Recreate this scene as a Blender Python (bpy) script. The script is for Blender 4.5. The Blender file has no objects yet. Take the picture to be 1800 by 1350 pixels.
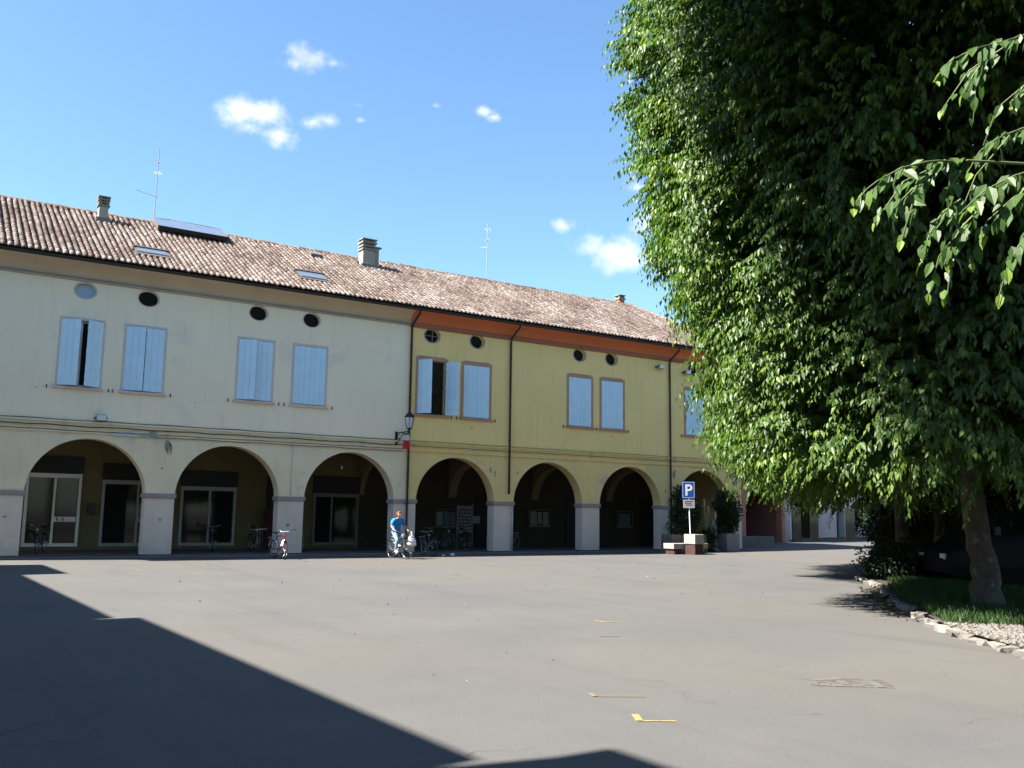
import bpy, bmesh, math, random
import numpy as np
from mathutils import Vector, Matrix
random.seed(7)
rng = np.random.default_rng(11)
R = math.radians
SC = bpy.context.scene
COL = SC.collection

# ------------------------------------------------------------------ camera, sky, sun, exposure
cam_d = bpy.data.cameras.new('camera')
cam = bpy.data.objects.new('camera', cam_d)
COL.objects.link(cam)
SC.camera = cam
YAW, PITCH, ROLL = R(32.80), R(8.099), R(0.803)
F0 = Vector((math.sin(YAW), math.cos(YAW), 0)); R0 = Vector((math.cos(YAW), -math.sin(YAW), 0)); UP = Vector((0, 0, 1))
FW = F0 * math.cos(PITCH) + UP * math.sin(PITCH)
U0 = -F0 * math.sin(PITCH) + UP * math.cos(PITCH)
RT = R0 * math.cos(ROLL) + U0 * math.sin(ROLL)
UU = -R0 * math.sin(ROLL) + U0 * math.cos(ROLL)
CAM = Vector((0, -34.51, 1.6))
m = Matrix((RT, UU, -FW)).transposed().to_4x4(); m.translation = CAM
cam.matrix_world = m
cam_d.sensor_width = 36.0
cam_d.lens = 36.0 * 1631.0 / 1800.0
cam_d.clip_start = 0.05
cam_d.clip_end = 4000

SUN_EL, SUN_AZ = R(48), R(-79)          # azimuth clockwise from +Y
SUN_DIR = Vector((math.sin(SUN_AZ) * math.cos(SUN_EL), math.cos(SUN_AZ) * math.cos(SUN_EL), math.sin(SUN_EL)))
sun_d = bpy.data.lights.new('sun', 'SUN')
sun_d.energy = 5.0
sun_d.angle = R(0.53)
sun_d.color = (1.0, 0.955, 0.88)
sun = bpy.data.objects.new('sun', sun_d)
COL.objects.link(sun)
sun.rotation_euler = SUN_DIR.to_track_quat('Z', 'Y').to_euler()
sun.location = (-30, 0, 40)

SC.view_settings.view_transform = 'Standard'
SC.view_settings.look = 'None'
SC.view_settings.gamma = 1
SC.view_settings.use_curve_mapping = False
SC.view_settings.exposure = 2.2
SC.cycles.use_adaptive_sampling = True
SC.cycles.adaptive_threshold = 0.02
SC.cycles.max_bounces = 6
SC.cycles.diffuse_bounces = 3
SC.cycles.glossy_bounces = 3
SC.cycles.transmission_bounces = 4
SC.cycles.transparent_max_bounces = 6
SC.cycles.use_denoising = True
SC.cycles.caustics_reflective = False
SC.cycles.caustics_refractive = False

world = bpy.data.worlds.new('World')
SC.world = world
world.use_nodes = True
def build_sky():
    nt = world.node_tree; N = nt.nodes; L = nt.links
    bg = N['Background']
    sky = N.new('ShaderNodeTexSky'); sky.sky_type = 'NISHITA'; sky.sun_disc = False
    sky.sun_elevation = SUN_EL; sky.sun_rotation = SUN_AZ
    sky.air_density = 1.0; sky.dust_density = 0.5; sky.ozone_density = 2.2; sky.altitude = 50
    tc = N.new('ShaderNodeTexCoord')
    def vm(op, a, b):
        n = N.new('ShaderNodeVectorMath'); n.operation = op
        for i, v in enumerate((a, b)):
            if isinstance(v, (tuple, Vector)): n.inputs[i].default_value = tuple(v)
            else: L.new(v, n.inputs[i])
        return n.outputs['Value'] if op == 'DOT_PRODUCT' else n.outputs['Vector']
    def mt(op, *a, clamp=False):
        n = N.new('ShaderNodeMath'); n.operation = op; n.use_clamp = clamp
        for i, v in enumerate(a):
            if isinstance(v, (int, float)): n.inputs[i].default_value = v
            else: L.new(v, n.inputs[i])
        return n.outputs[0]
    D = tc.outputs['Generated']
    nz = N.new('ShaderNodeTexNoise'); nz.inputs['Scale'].default_value = 24; nz.inputs['Detail'].default_value = 8; nz.inputs['Roughness'].default_value = 0.62
    L.new(D, nz.inputs['Vector'])
    # each cloud: direction, radius (radians, flattened 2:1), how much it falls short of full opacity
    clouds = [(0.2485, 0.8847, 0.3944, 0.033, 0.00), (0.2672, 0.8798, 0.3932, 0.033, 0.00), (0.2830, 0.8811, 0.3790, 0.028, 0.05), (0.2560, 0.8882, 0.3815, 0.023, 0.10), (0.3114, 0.8654, 0.3925, 0.023, 0.22), (0.3252, 0.8592, 0.3950, 0.018, 0.30), (0.2998, 0.8420, 0.4485, 0.033, 0.18), (0.2865, 0.8498, 0.4425, 0.023, 0.28), (0.3197, 0.8359, 0.4463, 0.018, 0.30), (0.3519, 0.8403, 0.4125, 0.013, 0.40), (0.3558, 0.8452, 0.3988, 0.012, 0.40), (0.4674, 0.7813, 0.4136, 0.015, 0.34), (0.4752, 0.7793, 0.4086, 0.013, 0.36), (0.5607, 0.7696, 0.3055, 0.019, 0.20), (0.6094, 0.7431, 0.2764, 0.044, 0.05), (0.5843, 0.7599, 0.2848, 0.031, 0.08), (0.6246, 0.7333, 0.2686, 0.033, 0.10), (0.6316, 0.7139, 0.3023, 0.028, -0.10), (0.6360, 0.7053, 0.3132, 0.026, -0.10), (0.6119, 0.7134, 0.3416, 0.023, 0.28), (0.4205, 0.8058, 0.4168, 0.013, 0.45)]
    cl = [(Vector((x, y, z)), r, d) for x, y, z, r, d in clouds] + [(Vector(v).normalized(), r, .05) for v, r in (((-.5, .75, .35), .05), ((-.46, .76, .33), .04), ((-.8, .1, .4), .045), ((.2, -.9, .5), .06), ((.9, -.4, .45), .06), ((-.4, -.8, .3), .06))]
    SQ = Vector((1, 1, 1.9))
    DS = vm('MULTIPLY', D, tuple(SQ))
    total = None
    for c, r, d in cl:
        n = N.new('ShaderNodeVectorMath'); n.operation = 'DISTANCE'; L.new(DS, n.inputs[0]); n.inputs[1].default_value = tuple(c * SQ)
        f = mt('MULTIPLY_ADD', n.outputs['Value'], -1.0 / r, 1.0 - d)
        total = f if total is None else mt('SMOOTH_MAX', total, f, .15)
    total = mt('MULTIPLY_ADD', nz.outputs[0], 3.0, mt('ADD', total, -1.42))
    total = mt('MULTIPLY', total, .66, clamp=True)
    total = mt('MULTIPLY', mt('MULTIPLY', total, total), mt('MULTIPLY_ADD', total, -2.0, 3.0))
    mix = N.new('ShaderNodeMix'); mix.data_type = 'RGBA'
    L.new(total, mix.inputs['Factor'])
    # photographs of a clear sky read a little paler and more cyan than the bare model
    tint = N.new('ShaderNodeMix'); tint.data_type = 'RGBA'; tint.blend_type = 'MULTIPLY'; tint.inputs['Factor'].default_value = 1.0
    L.new(sky.outputs[0], tint.inputs['A']); tint.inputs['B'].default_value = (.87, 1.05, 1.14, 1)
    L.new(tint.outputs['Result'], mix.inputs['A'])
    mix.inputs['B'].default_value = (5.2, 5.3, 5.5, 1)
    L.new(mix.outputs['Result'], bg.inputs['Color'])
    bg.inputs['Strength'].default_value = 0.056
build_sky()

# ------------------------------------------------------------------ materials
MATS = {}
def mat(name, col, rough=0.85, var=0.12, scale=1.2, col2=None, bump=0.0, bscale=40.0, metal=0.0, spec=0.35, streak=0.0, streak_col=(0.1, 0.09, 0.07), coord='POS', fine=0.0, blotch=0.0, blotch_col=(.3, .3, .3), blotch_scale=.5):
    if name in MATS: return MATS[name]
    mt = bpy.data.materials.new(name); mt.use_nodes = True
    nt = mt.node_tree; N = nt.nodes; L = nt.links
    p = N['Principled BSDF']
    p.inputs['Roughness'].default_value = rough; p.inputs['Metallic'].default_value = metal
    p.inputs['Specular IOR Level'].default_value = spec
    g = N.new('ShaderNodeNewGeometry').outputs['Position'] if coord == 'POS' else N.new('ShaderNodeTexCoord').outputs['Object']
    def noise(sc, det=4, r=0.55, vec=None):
        n = N.new('ShaderNodeTexNoise'); n.inputs['Scale'].default_value = sc; n.inputs['Detail'].default_value = det; n.inputs['Roughness'].default_value = r
        L.new(vec or g, n.inputs['Vector']); return n.outputs['Fac']
    def mixc(f, a, b):
        x = N.new('ShaderNodeMix'); x.data_type = 'RGBA'
        for s, v in (('Factor', f), ('A', a), ('B', b)):
            if isinstance(v, (int, float)): x.inputs[s].default_value = v
            elif isinstance(v, tuple): x.inputs[s].default_value = (*v[:3], 1)
            else: L.new(v, x.inputs[s])
        return x.outputs['Result']
    def ramp(f, a, b):
        r = N.new('ShaderNodeMapRange'); r.inputs[1].default_value = a; r.inputs[2].default_value = b; L.new(f, r.inputs[0]); return r.outputs[0]
    c2 = col2 or tuple(c * (1 - var * 2) for c in col)
    c = mixc(ramp(noise(scale, 6, .6), .3, .7), tuple(col), tuple(c2)) if (var or col2) else None
    cur = c if c is not None else tuple(col)
    if blotch:
        cur = mixc(ramp(noise(blotch_scale, 5, .55), .62 - blotch * .2, .66), cur, tuple(blotch_col))
    if fine:
        f = ramp(noise(bscale, 3, .7), .35, .75)
        cur = mixc(f, cur, tuple(x * (1 - fine) for x in col))
    if streak:
        mp = N.new('ShaderNodeMapping'); mp.inputs['Scale'].default_value = (3.0, 3.0, 0.22); L.new(g, mp.inputs['Vector'])
        s = ramp(noise(1.3, 6, .65, mp.outputs[0]), .52, .8)
        ml = N.new('ShaderNodeMath'); ml.operation = 'MULTIPLY'; ml.inputs[1].default_value = streak; L.new(s, ml.inputs[0])
        cur = mixc(ml.outputs[0], cur, streak_col)
    if isinstance(cur, tuple): p.inputs['Base Color'].default_value = (*cur, 1)
    else: L.new(cur, p.inputs['Base Color'])
    if bump:
        b = N.new('ShaderNodeBump'); b.inputs['Strength'].default_value = bump; b.inputs['Distance'].default_value = 0.02
        L.new(noise(bscale, 5, .6), b.inputs['Height']); L.new(b.outputs[0], p.inputs['Normal'])
    MATS[name] = mt
    return mt

def tint_mat(name, cols, rough, spec=0.4, translucent=0.0, bump=0.0):
    """colour picked from a ramp by the mesh attribute 'tint' (0..1), one value per piece"""
    if name in MATS: return MATS[name]
    mt = bpy.data.materials.new(name); mt.use_nodes = True
    nt = mt.node_tree; N = nt.nodes; L = nt.links
    p = N['Principled BSDF']; p.inputs['Roughness'].default_value = rough; p.inputs['Specular IOR Level'].default_value = spec
    a = N.new('ShaderNodeAttribute'); a.attribute_name = 'tint'
    cr = N.new('ShaderNodeValToRGB'); el = cr.color_ramp.elements
    while len(el) < len(cols): el.new(0.5)
    for i, (pos, c) in enumerate(cols): el[i].position = pos; el[i].color = (*c, 1)
    L.new(a.outputs['Fac'], cr.inputs[0])
    out = cr.outputs[0]
    if not translucent:
        n = N.new('ShaderNodeTexNoise'); n.inputs['Scale'].default_value = 14; n.inputs['Detail'].default_value = 5
        g = N.new('ShaderNodeNewGeometry'); L.new(g.outputs['Position'], n.inputs['Vector'])
        r = N.new('ShaderNodeMapRange'); r.inputs[1].default_value = .3; r.inputs[2].default_value = .75; r.inputs[3].default_value = 1.1; r.inputs[4].default_value = .6; L.new(n.outputs[0], r.inputs[0])
        mm = N.new('ShaderNodeMix'); mm.data_type = 'RGBA'; mm.blend_type = 'MULTIPLY'; mm.inputs['Factor'].default_value = 1
        L.new(out, mm.inputs['A']); L.new(r.outputs[0], mm.inputs['B']); out = mm.outputs['Result']
    L.new(out, p.inputs['Base Color'])
    if translucent:
        t = N.new('ShaderNodeBsdfTranslucent')
        bc = N.new('ShaderNodeMix'); bc.data_type = 'RGBA'; bc.blend_type = 'MULTIPLY'; bc.inputs['Factor'].default_value = 1
        L.new(out, bc.inputs['A']); bc.inputs['B'].default_value = (1.5, 1.7, .6, 1); L.new(bc.outputs['Result'], t.inputs['Color'])
        ms = N.new('ShaderNodeMixShader'); ms.inputs[0].default_value = translucent
        L.new(p.outputs[0], ms.inputs[1]); L.new(t.outputs[0], ms.inputs[2]); L.new(ms.outputs[0], N['Material Output'].inputs['Surface'])
    MATS[name] = mt
    return mt

# ------------------------------------------------------------------ mesh helpers
class MB:
    def __init__(s): s.v = []; s.f = []; s.t = []
    def add(s, vs, fs, tint=None):
        o = len(s.v); s.v += [tuple(v) for v in vs]; s.f += [tuple(i + o for i in f) for f in fs]
        if tint is not None: s.t += [tint] * len(vs)
        return s
    def box(s, x0, x1, y0, y1, z0, z1):
        return s.add([(x, y, z) for z in (z0, z1) for y in (y0, y1) for x in (x0, x1)], [(0, 2, 3, 1), (4, 5, 7, 6), (0, 1, 5, 4), (2, 6, 7, 3), (0, 4, 6, 2), (1, 3, 7, 5)])
    def obox(s, mx, hx, hy, hz):
        return s.add([mx @ Vector((x, y, z)) for z in (-hz, hz) for y in (-hy, hy) for x in (-hx, hx)], [(0, 2, 3, 1), (4, 5, 7, 6), (0, 1, 5, 4), (2, 6, 7, 3), (0, 4, 6, 2), (1, 3, 7, 5)])
    def quad(s, a, b, c, d): return s.add([a, b, c, d], [(0, 1, 2, 3)])
    def tube(s, pts, r, n=8, cap=True):
        pts = [Vector(p) for p in pts]; k = len(pts)
        rs = r if isinstance(r, (list, tuple)) else [r] * k
        vs = []; prev = None
        for i, p in enumerate(pts):
            d = (pts[min(i + 1, k - 1)] - pts[max(i - 1, 0)])
            d = d.normalized() if d.length > 1e-9 else Vector((0, 0, 1))
            if prev is None: a = d.orthogonal().normalized()
            else:
                a = prev - d * prev.dot(d)
                a = a.normalized() if a.length > 1e-6 else d.orthogonal().normalized()
            prev = a; b = d.cross(a)
            for j in range(n):
                t = 2 * math.pi * j / n
                vs.append(p + (a * math.cos(t) + b * math.sin(t)) * rs[i])
        fs = [(i * n + j, i * n + (j + 1) % n, (i + 1) * n + (j + 1) % n, (i + 1) * n + j) for i in range(k - 1) for j in range(n)]
        if cap: fs += [tuple(range(n))[::-1], tuple(range((k - 1) * n, k * n))]
        return s.add(vs, fs)
    def lathe(s, prof, c=(0, 0, 0), n=16):
        vs = [(c[0] + r * math.cos(2 * math.pi * j / n), c[1] + r * math.sin(2 * math.pi * j / n), c[2] + z) for r, z in prof for j in range(n)]
        k = len(prof)
        fs = [(i * n + j, i * n + (j + 1) % n, (i + 1) * n + (j + 1) % n, (i + 1) * n + j) for i in range(k - 1) for j in range(n)]
        return s.add(vs, fs)
    def torus(s, c, ax, Rr, r, n=24, k=6):
        ax = Vector(ax).normalized(); a = ax.orthogonal().normalized(); b = ax.cross(a); c = Vector(c); vs = []
        for i in range(n):
            t = 2 * math.pi * i / n; d = a * math.cos(t) + b * math.sin(t)
            for j in range(k):
                u = 2 * math.pi * j / k; vs.append(c + d * (Rr + r * math.cos(u)) + ax * (r * math.sin(u)))
        return s.add(vs, [(i * k + j, ((i + 1) % n) * k + j, ((i + 1) % n) * k + (j + 1) % k, i * k + (j + 1) % k) for i in range(n) for j in range(k)])
    def prism(s, poly, axis, a, b):
        """poly = 2D points; axis 'y' -> (x,z) extruded in y; 'x' -> (y,z) extruded in x; 'z' -> (x,y) extruded in z"""
        f = {'y': lambda p, t: (p[0], t, p[1]), 'x': lambda p, t: (t, p[0], p[1]), 'z': lambda p, t: (p[0], p[1], t)}[axis]
        n = len(poly); vs = [f(p, a) for p in poly] + [f(p, b) for p in poly]
        return s.add(vs, [tuple(range(n)), tuple(range(n, 2 * n))[::-1]] + [(i, i + n, (i + 1) % n + n, (i + 1) % n) for i in range(n)])
    def sweep_x(s, prof, x0, x1):
        """open (y,z) profile swept along x, with end caps left open"""
        n = len(prof); vs = [(x, y, z) for x in (x0, x1) for y, z in prof]
        return s.add(vs, [(i, i + 1, n + i + 1, n + i) for i in range(n - 1)])
    def mesh(s, name, material=None, smooth=False):
        me = bpy.data.meshes.new(name); me.from_pydata(s.v, [], s.f)
        if s.t and len(s.t) == len(s.v):
            at = me.attributes.new('tint', 'FLOAT', 'POINT'); at.data.foreach_set('value', s.t)
        if material: me.materials.append(material)
        if smooth: me.polygons.foreach_set('use_smooth', [True] * len(me.polygons))
        me.update(); return me
    def build(s, name, material, parent=None, off=None, smooth=False, bevel=0.0):
        if off is not None: s.v = [(x - off[0], y - off[1], z - off[2]) for x, y, z in s.v]
        o = bpy.data.objects.new(name, s.mesh(name, material, smooth)); COL.objects.link(o)
        if parent: o.parent = parent
        if bevel:
            md = o.modifiers.new('bevel', 'BEVEL'); md.width = bevel; md.segments = 2; md.limit_method = 'ANGLE'
        return o

def tag(o, label, cat=None, group=None, kind=None):
    o['label'] = label
    if cat: o['category'] = cat
    if group: o['group'] = group
    if kind: o['kind'] = kind
    return o
def thing(name, label, cat, loc=(0, 0, 0), rz=0, group=None):
    o = bpy.data.objects.new(name, None); COL.objects.link(o)
    o.empty_display_size = .2; o.location = loc; o.rotation_euler = (0, 0, rz)
    return tag(o, label, cat, group)
def structure(o, label=None):
    o['kind'] = 'structure'
    if label: o['label'] = label
    return o
def inst(name, me, parent, loc, rot=(0, 0, 0), scale=(1, 1, 1)):
    o = bpy.data.objects.new(name, me); COL.objects.link(o); o.parent = parent
    o.location = loc; o.rotation_euler = rot; o.scale = scale; return o

# common materials
def asphalt():
    mt = bpy.data.materials.new('asphalt'); mt.use_nodes = True; nt = mt.node_tree; N = nt.nodes; L = nt.links
    p = N['Principled BSDF']; p.inputs['Roughness'].default_value = .93; p.inputs['Specular IOR Level'].default_value = .2
    g = N.new('ShaderNodeNewGeometry').outputs['Position']
    def noise(sc, det=4, r=.55, scale=None, dist=0):
        v = g
        if scale:
            m_ = N.new('ShaderNodeMapping'); m_.inputs['Scale'].default_value = scale; m_.inputs['Rotation'].default_value = (0, 0, .9); L.new(g, m_.inputs['Vector']); v = m_.outputs[0]
        n = N.new('ShaderNodeTexNoise'); n.inputs['Scale'].default_value = sc; n.inputs['Detail'].default_value = det; n.inputs['Roughness'].default_value = r; n.inputs['Distortion'].default_value = dist
        L.new(v, n.inputs['Vector']); return n.outputs['Fac']
    def rng_(f, a, b, c=0, d=1):
        r = N.new('ShaderNodeMapRange'); r.inputs[1].default_value = a; r.inputs[2].default_value = b; r.inputs[3].default_value = c; r.inputs[4].default_value = d; L.new(f, r.inputs[0]); return r.outputs[0]
    def mix(f, a, b):
        x = N.new('ShaderNodeMix'); x.data_type = 'RGBA'; L.new(f, x.inputs['Factor'])
        for k, v in (('A', a), ('B', b)):
            if isinstance(v, tuple): x.inputs[k].default_value = (*v, 1)
            else: L.new(v, x.inputs[k])
        return x.outputs['Result']
    c = mix(rng_(noise(.35, 6, .65), .35, .68), (0.0891, 0.0850, 0.0795), (0.0735, 0.0722, 0.0706))
    c = mix(rng_(noise(.09, 4, .5), .5, .66, 0, .75), c, (0.0953, 0.0850, 0.0722))            # dusty beige areas
    c = mix(rng_(noise(1.0, 6, .65, (1.0, .10, 1)), .52, .72, 0, .55), c, (0.0609, 0.0603, 0.0602))   # drag and tyre marks
    c = mix(rng_(noise(1.6, 6, .7, (.12, 1.0, 1)), .56, .74, 0, .45), c, (0.1000, 0.0936, 0.0850))
    c = mix(rng_(noise(2.6, 5, .7), .60, .72, 0, .5), c, (0.0641, 0.0619, 0.0594))             # stains
    c = mix(rng_(noise(26, 3, .7), .45, .75, 0, .35), c, (0.0547, 0.0532, 0.0514))              # aggregate
    c = mix(rng_(noise(60, 2, .6), .62, .74, 0, .4), c, (0.1328, 0.1294, 0.1220))
    vo = N.new('ShaderNodeTexVoronoi'); vo.feature = 'DISTANCE_TO_EDGE'; vo.inputs['Scale'].default_value = .21
    wa = N.new('ShaderNodeTexNoise'); wa.inputs['Scale'].default_value = 1.1; wa.inputs['Detail'].default_value = 5; L.new(g, wa.inputs['Vector'])
    va = N.new('ShaderNodeVectorMath'); va.operation = 'MULTIPLY_ADD'; L.new(wa.outputs['Color'], va.inputs[0]); va.inputs[1].default_value = (1.6, 1.6, 0); L.new(g, va.inputs[2]); L.new(va.outputs[0], vo.inputs['Vector'])
    ck = N.new('ShaderNodeMath'); ck.operation = 'MULTIPLY'; L.new(rng_(vo.outputs['Distance'], .0, .0035, .75, 0), ck.inputs[0]); L.new(rng_(noise(.5, 3), .5, .62), ck.inputs[1])
    c = mix(ck.outputs[0], c, (0.0391, 0.0373, 0.0353))                                           # hairline cracks
    L.new(c, p.inputs['Base Color'])
    b = N.new('ShaderNodeBump'); b.inputs['Strength'].default_value = .4; b.inputs['Distance'].default_value = .015; L.new(noise(55, 4, .65), b.inputs['Height']); L.new(b.outputs[0], p.inputs['Normal'])
    MATS['asphalt'] = mt; return mt
M_ASPH = asphalt()
M_PAVE = mat('pavement_stone', (.16, .15, .145), rough=.9, var=.15, scale=1.6, bump=.3, bscale=35, fine=.2)
M_FLOOR = mat('arcade_floor', (.10, .08, .075), rough=.7, var=.15, scale=2)
M_WHITE = mat('cream_plaster', (.95, .80, .57), rough=.92, var=.06, scale=.45, bump=.22, bscale=50, streak=.30, streak_col=(.52, .46, .36), fine=.08, blotch=.08, blotch_col=(.74, .67, .52), blotch_scale=.7)
M_WHITELOW = mat('cream_plaster_low', (.87, .72, .48), rough=.92, var=.1, scale=.9, bump=.3, bscale=40, streak=.34, streak_col=(.44, .37, .25), fine=.1, blotch=.12, blotch_col=(.6, .53, .41), blotch_scale=1.3)
M_YEL = mat('ochre_plaster', (.92, .67, .27), rough=.92, var=.07, scale=.5, bump=.22, bscale=50, streak=.32, streak_col=(.48, .36, .17), fine=.06)
M_YELLOW2 = mat('ochre_plaster_low', (.85, .62, .255), rough=.92, var=.1, scale=.8, bump=.25, bscale=40, streak=.26, streak_col=(.36, .30, .19), fine=.1, blotch=.1, blotch_col=(.42, .38, .30), blotch_scale=1.4)
M_PINK = mat('pink_plaster', (.46, .20, .15), rough=.92, var=.12, scale=.9, bump=.25, bscale=40, streak=.3, streak_col=(.40, .27, .22))
M_PALE = mat('pale_plaster', (.60, .55, .50), rough=.92, var=.1, scale=.7, streak=.2)
M_PILLAR = mat('grey_render', (.77, .63, .51), rough=.9, var=.1, scale=1.2, bump=.3, bscale=45, fine=.12, streak=.22, streak_col=(.44, .36, .3), blotch=.12, blotch_col=(.76, .63, .53), blotch_scale=1.1)
M_IMPOST = mat('grey_stone_trim', (.34, .285, .27), rough=.9, var=.12, scale=2)
M_COVEW = mat('beige_cove', (.68, .53, .37), rough=.9, var=.08, scale=.7, streak=.12)
M_COVEY = mat('rust_cove', (.70, .20, .085), rough=.9, var=.08, scale=.7, streak=.18, streak_col=(.24, .1, .06))
M_COVEY2 = mat('rust_cove_edge', (.38, .15, .085), rough=.9, var=.1, scale=.9)
M_TRIMW = mat('grey_moulding', (.46, .39, .31), rough=.9, var=.1, scale=1.2)
M_GUT = mat('dark_gutter', (.045, .035, .03), rough=.5, var=.1, metal=.3)
M_SHUT = mat('blue_shutter_paint', (.60, .80, .90), rough=.6, var=.08, scale=3, streak=.3, streak_col=(.44, .56, .62), fine=.05, bscale=60)
M_SURW = mat('pink_surround_pale', (.66, .54, .47), rough=.9, var=.06)
M_SURY = mat('brown_surround', (.48, .275, .18), rough=.9, var=.08, scale=2)
M_GREYSUR = mat('oculus_surround', (.34, .31, .28), rough=.9, var=.12, scale=3)
M_DARK = mat('dark_interior', (.012, .011, .010), rough=.9, var=0)  # near-black, stands in for unlit rooms behind openings
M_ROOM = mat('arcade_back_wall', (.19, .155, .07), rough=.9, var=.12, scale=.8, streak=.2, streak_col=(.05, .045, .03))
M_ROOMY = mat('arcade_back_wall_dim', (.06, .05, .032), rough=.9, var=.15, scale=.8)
M_CEIL = mat('arcade_ceiling', (.13, .10, .06), rough=.9, var=.1)
M_RIB = mat('vault_rib', (.26, .19, .10), rough=.9, var=.1)
M_ALU = mat('white_aluminium', (.80, .78, .72), rough=.45, var=.04, spec=.5)
M_GLASS = mat('shop_glass', (.014, .014, .013), rough=.05, var=0, spec=.28)
M_SIGNBOX = mat('dark_sign_box', (.014, .012, .012), rough=.6, var=0)
M_BLACK = mat('black_metal', (.015, .015, .016), rough=.4, var=0, metal=.2)
M_RUBBER = mat('tyre_rubber', (.018, .018, .018), rough=.8, var=0)
M_CHROME = mat('chrome', (.26, .26, .27), rough=.3, var=0, metal=1)
M_BARK = mat('bark', (.13, .108, .085), rough=.95, var=.3, scale=5, bump=1.0, bscale=16, fine=.45, blotch=.3, blotch_col=(.21, .19, .165), blotch_scale=4.5)  # pale blotches put dappled sunlight into the bark colour
M_TILE = tint_mat('roof_tile', [(0, (.085, .062, .052)), (.3, (.158, .112, .092)), (.62, (.22, .17, .143)), (1, (.31, .265, .235))], .9, .2)
M_TILEBED = mat('tile_channel', (.10, .058, .04), rough=.95, var=.3, scale=4)
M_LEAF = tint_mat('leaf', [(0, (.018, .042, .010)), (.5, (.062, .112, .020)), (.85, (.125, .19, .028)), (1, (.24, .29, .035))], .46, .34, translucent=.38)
M_SHRUB = tint_mat('shrub_leaf', [(0, (.010, .018, .012)), (.7, (.02, .038, .018)), (1, (.05, .075, .025))], .65, .2, translucent=.12)
M_GRASS = tint_mat('grass_blade', [(0, (.02, .045, .012)), (.6, (.05, .10, .02)), (1, (.12, .17, .04))], .6, .3, translucent=.2)
M_STONE = mat('pale_stone', (.42, .40, .37), rough=.9, var=.2, scale=5, bump=.5, bscale=25)
M_CONC = mat('concrete', (.29, .26, .22), rough=.9, var=.12, scale=3, bump=.3, bscale=40)
M_CONCD = mat('weathered_concrete', (.16, .14, .125), rough=.9, var=.15, scale=3)
M_SOIL = mat('soil', (.055, .045, .032), rough=1, var=.25, scale=3, bump=.6, bscale=20)
M_YPAINT = mat('yellow_road_paint', (.30, .22, .07), rough=.8, var=.15, scale=10, blotch=.5, blotch_col=(.14, .125, .1), blotch_scale=9)
M_YFAINT = mat('faint_yellow_paint', (.16, .13, .075), rough=.85, var=.15, scale=10, blotch=.75, blotch_col=(.095, .089, .082), blotch_scale=8)
M_WPAINT = mat('white_road_paint', (.30, .29, .28), rough=.8, var=.15, scale=10, blotch=.6, blotch_col=(.12, .115, .11), blotch_scale=7)

# ------------------------------------------------------------------ ground
def gz(x, y=0):
    t = x - 27.0
    return 0.0 if t <= 0 else min(.011 * t * t / (t + 5.0), 0.32)
def build_ground():
    xs = [-600, -200, -80, -40] + list(np.arange(-20, 30, 2.5)) + list(np.arange(30, 66, 1.5)) + [70, 80, 100, 150, 300, 700]
    ys = [-600, -200, -80, -50] + list(np.arange(-40, 30, 3.0)) + [40, 60, 100, 300, 700]
    mb = MB(); nx = len(xs)
    mb.v = [(float(x), float(y), gz(x)) for y in ys for x in xs]
    mb.f = [(j * nx + i, j * nx + i + 1, (j + 1) * nx + i + 1, (j + 1) * nx + i) for j in range(len(ys) - 1) for i in range(nx - 1)]
    o = mb.build('piazza_ground', M_ASPH, smooth=True)
    structure(o, 'sunlit worn grey asphalt of the piazza')
    # faded yellow parking ticks
    def mark(name, polys, m):
        b = MB()
        for p in polys: b.add([(x, y, gz(x) + .005) for x, y in p], [tuple(range(len(p)))])
        b.build(name, m, o)
    def stroke(a, b, w):
        a = Vector(a); b = Vector(b); n = Vector((-(b - a).y, (b - a).x)).normalized() * w / 2
        return [tuple(a + n), tuple(b + n), tuple(b - n), tuple(a - n)]
    mark('painted_mark', [stroke((5.03, -28.62), (5.29, -28.78), .035), stroke((5.17, -28.42), (5.04, -28.63), .06)], M_YPAINT)
    mark('painted_mark', [stroke((5.35, -27.65), (5.75, -27.88), .03), stroke((5.42, -27.5), (5.35, -27.66), .05)], M_YFAINT)
    mark('painted_mark', [stroke((9.2, -22.98), (9.45, -23.14), .04), stroke((9.16, -22.75), (9.2, -23.05), .06)], M_YPAINT)
    mark('painted_mark', [stroke((8.05, -24.3), (8.3, -24.42), .04)], M_YFAINT)
    mark('painted_mark', [stroke((14.9, -17.0), (15.5, -17.25), .06), stroke((15.0, -16.8), (14.9, -17.1), .09)], M_YFAINT)
    mark('painted_mark', [stroke((30.5, -3.9), (33.5, -4.1), .09)], M_WPAINT)
    mark('painted_mark', [stroke((23.2, -3.7), (25.5, -3.9), .09)], M_WPAINT)
    mark('painted_mark', [stroke((47, -3.0), (50, -3.6), .1)], M_WPAINT)
    # rectangle of small setts round a buried manhole: every sett is a piece
    me = [MB().box(-.045, .045, -.045, .045, -.01, .004 + .003 * k).mesh('sett', M_SETT[k]) for k in range(3)]
    ux = Vector((.55, -.42)).normalized(); uy = Vector((.42, .55)).normalized()
    for i in range(8):
        for j in range(5):
            p = Vector((8.03, -28.30)) + ux * (i - 3.5) * .1 + uy * (j - 2) * .1
            inst('sett', me[random.randrange(3)], o, (p.x + random.uniform(-.008, .008), p.y + random.uniform(-.008, .008), 0), (0, 0, math.atan2(ux.y, ux.x) + random.uniform(-.15, .15)))
    return o
M_SETT = [mat('sett_%s' % n, c, rough=.9, var=.2, scale=8) for n, c in (('grey', (.10, .092, .084)), ('brown', (.088, .076, .063)), ('pale', (.118, .107, .096)))]
GROUND = build_ground()
structure(MB().box(-6, 36.7, -.55, -.001, -.3, .055).build('pavement', M_PAVE, bevel=.02), 'narrow stone pavement strip along the foot of the pillars')

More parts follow.
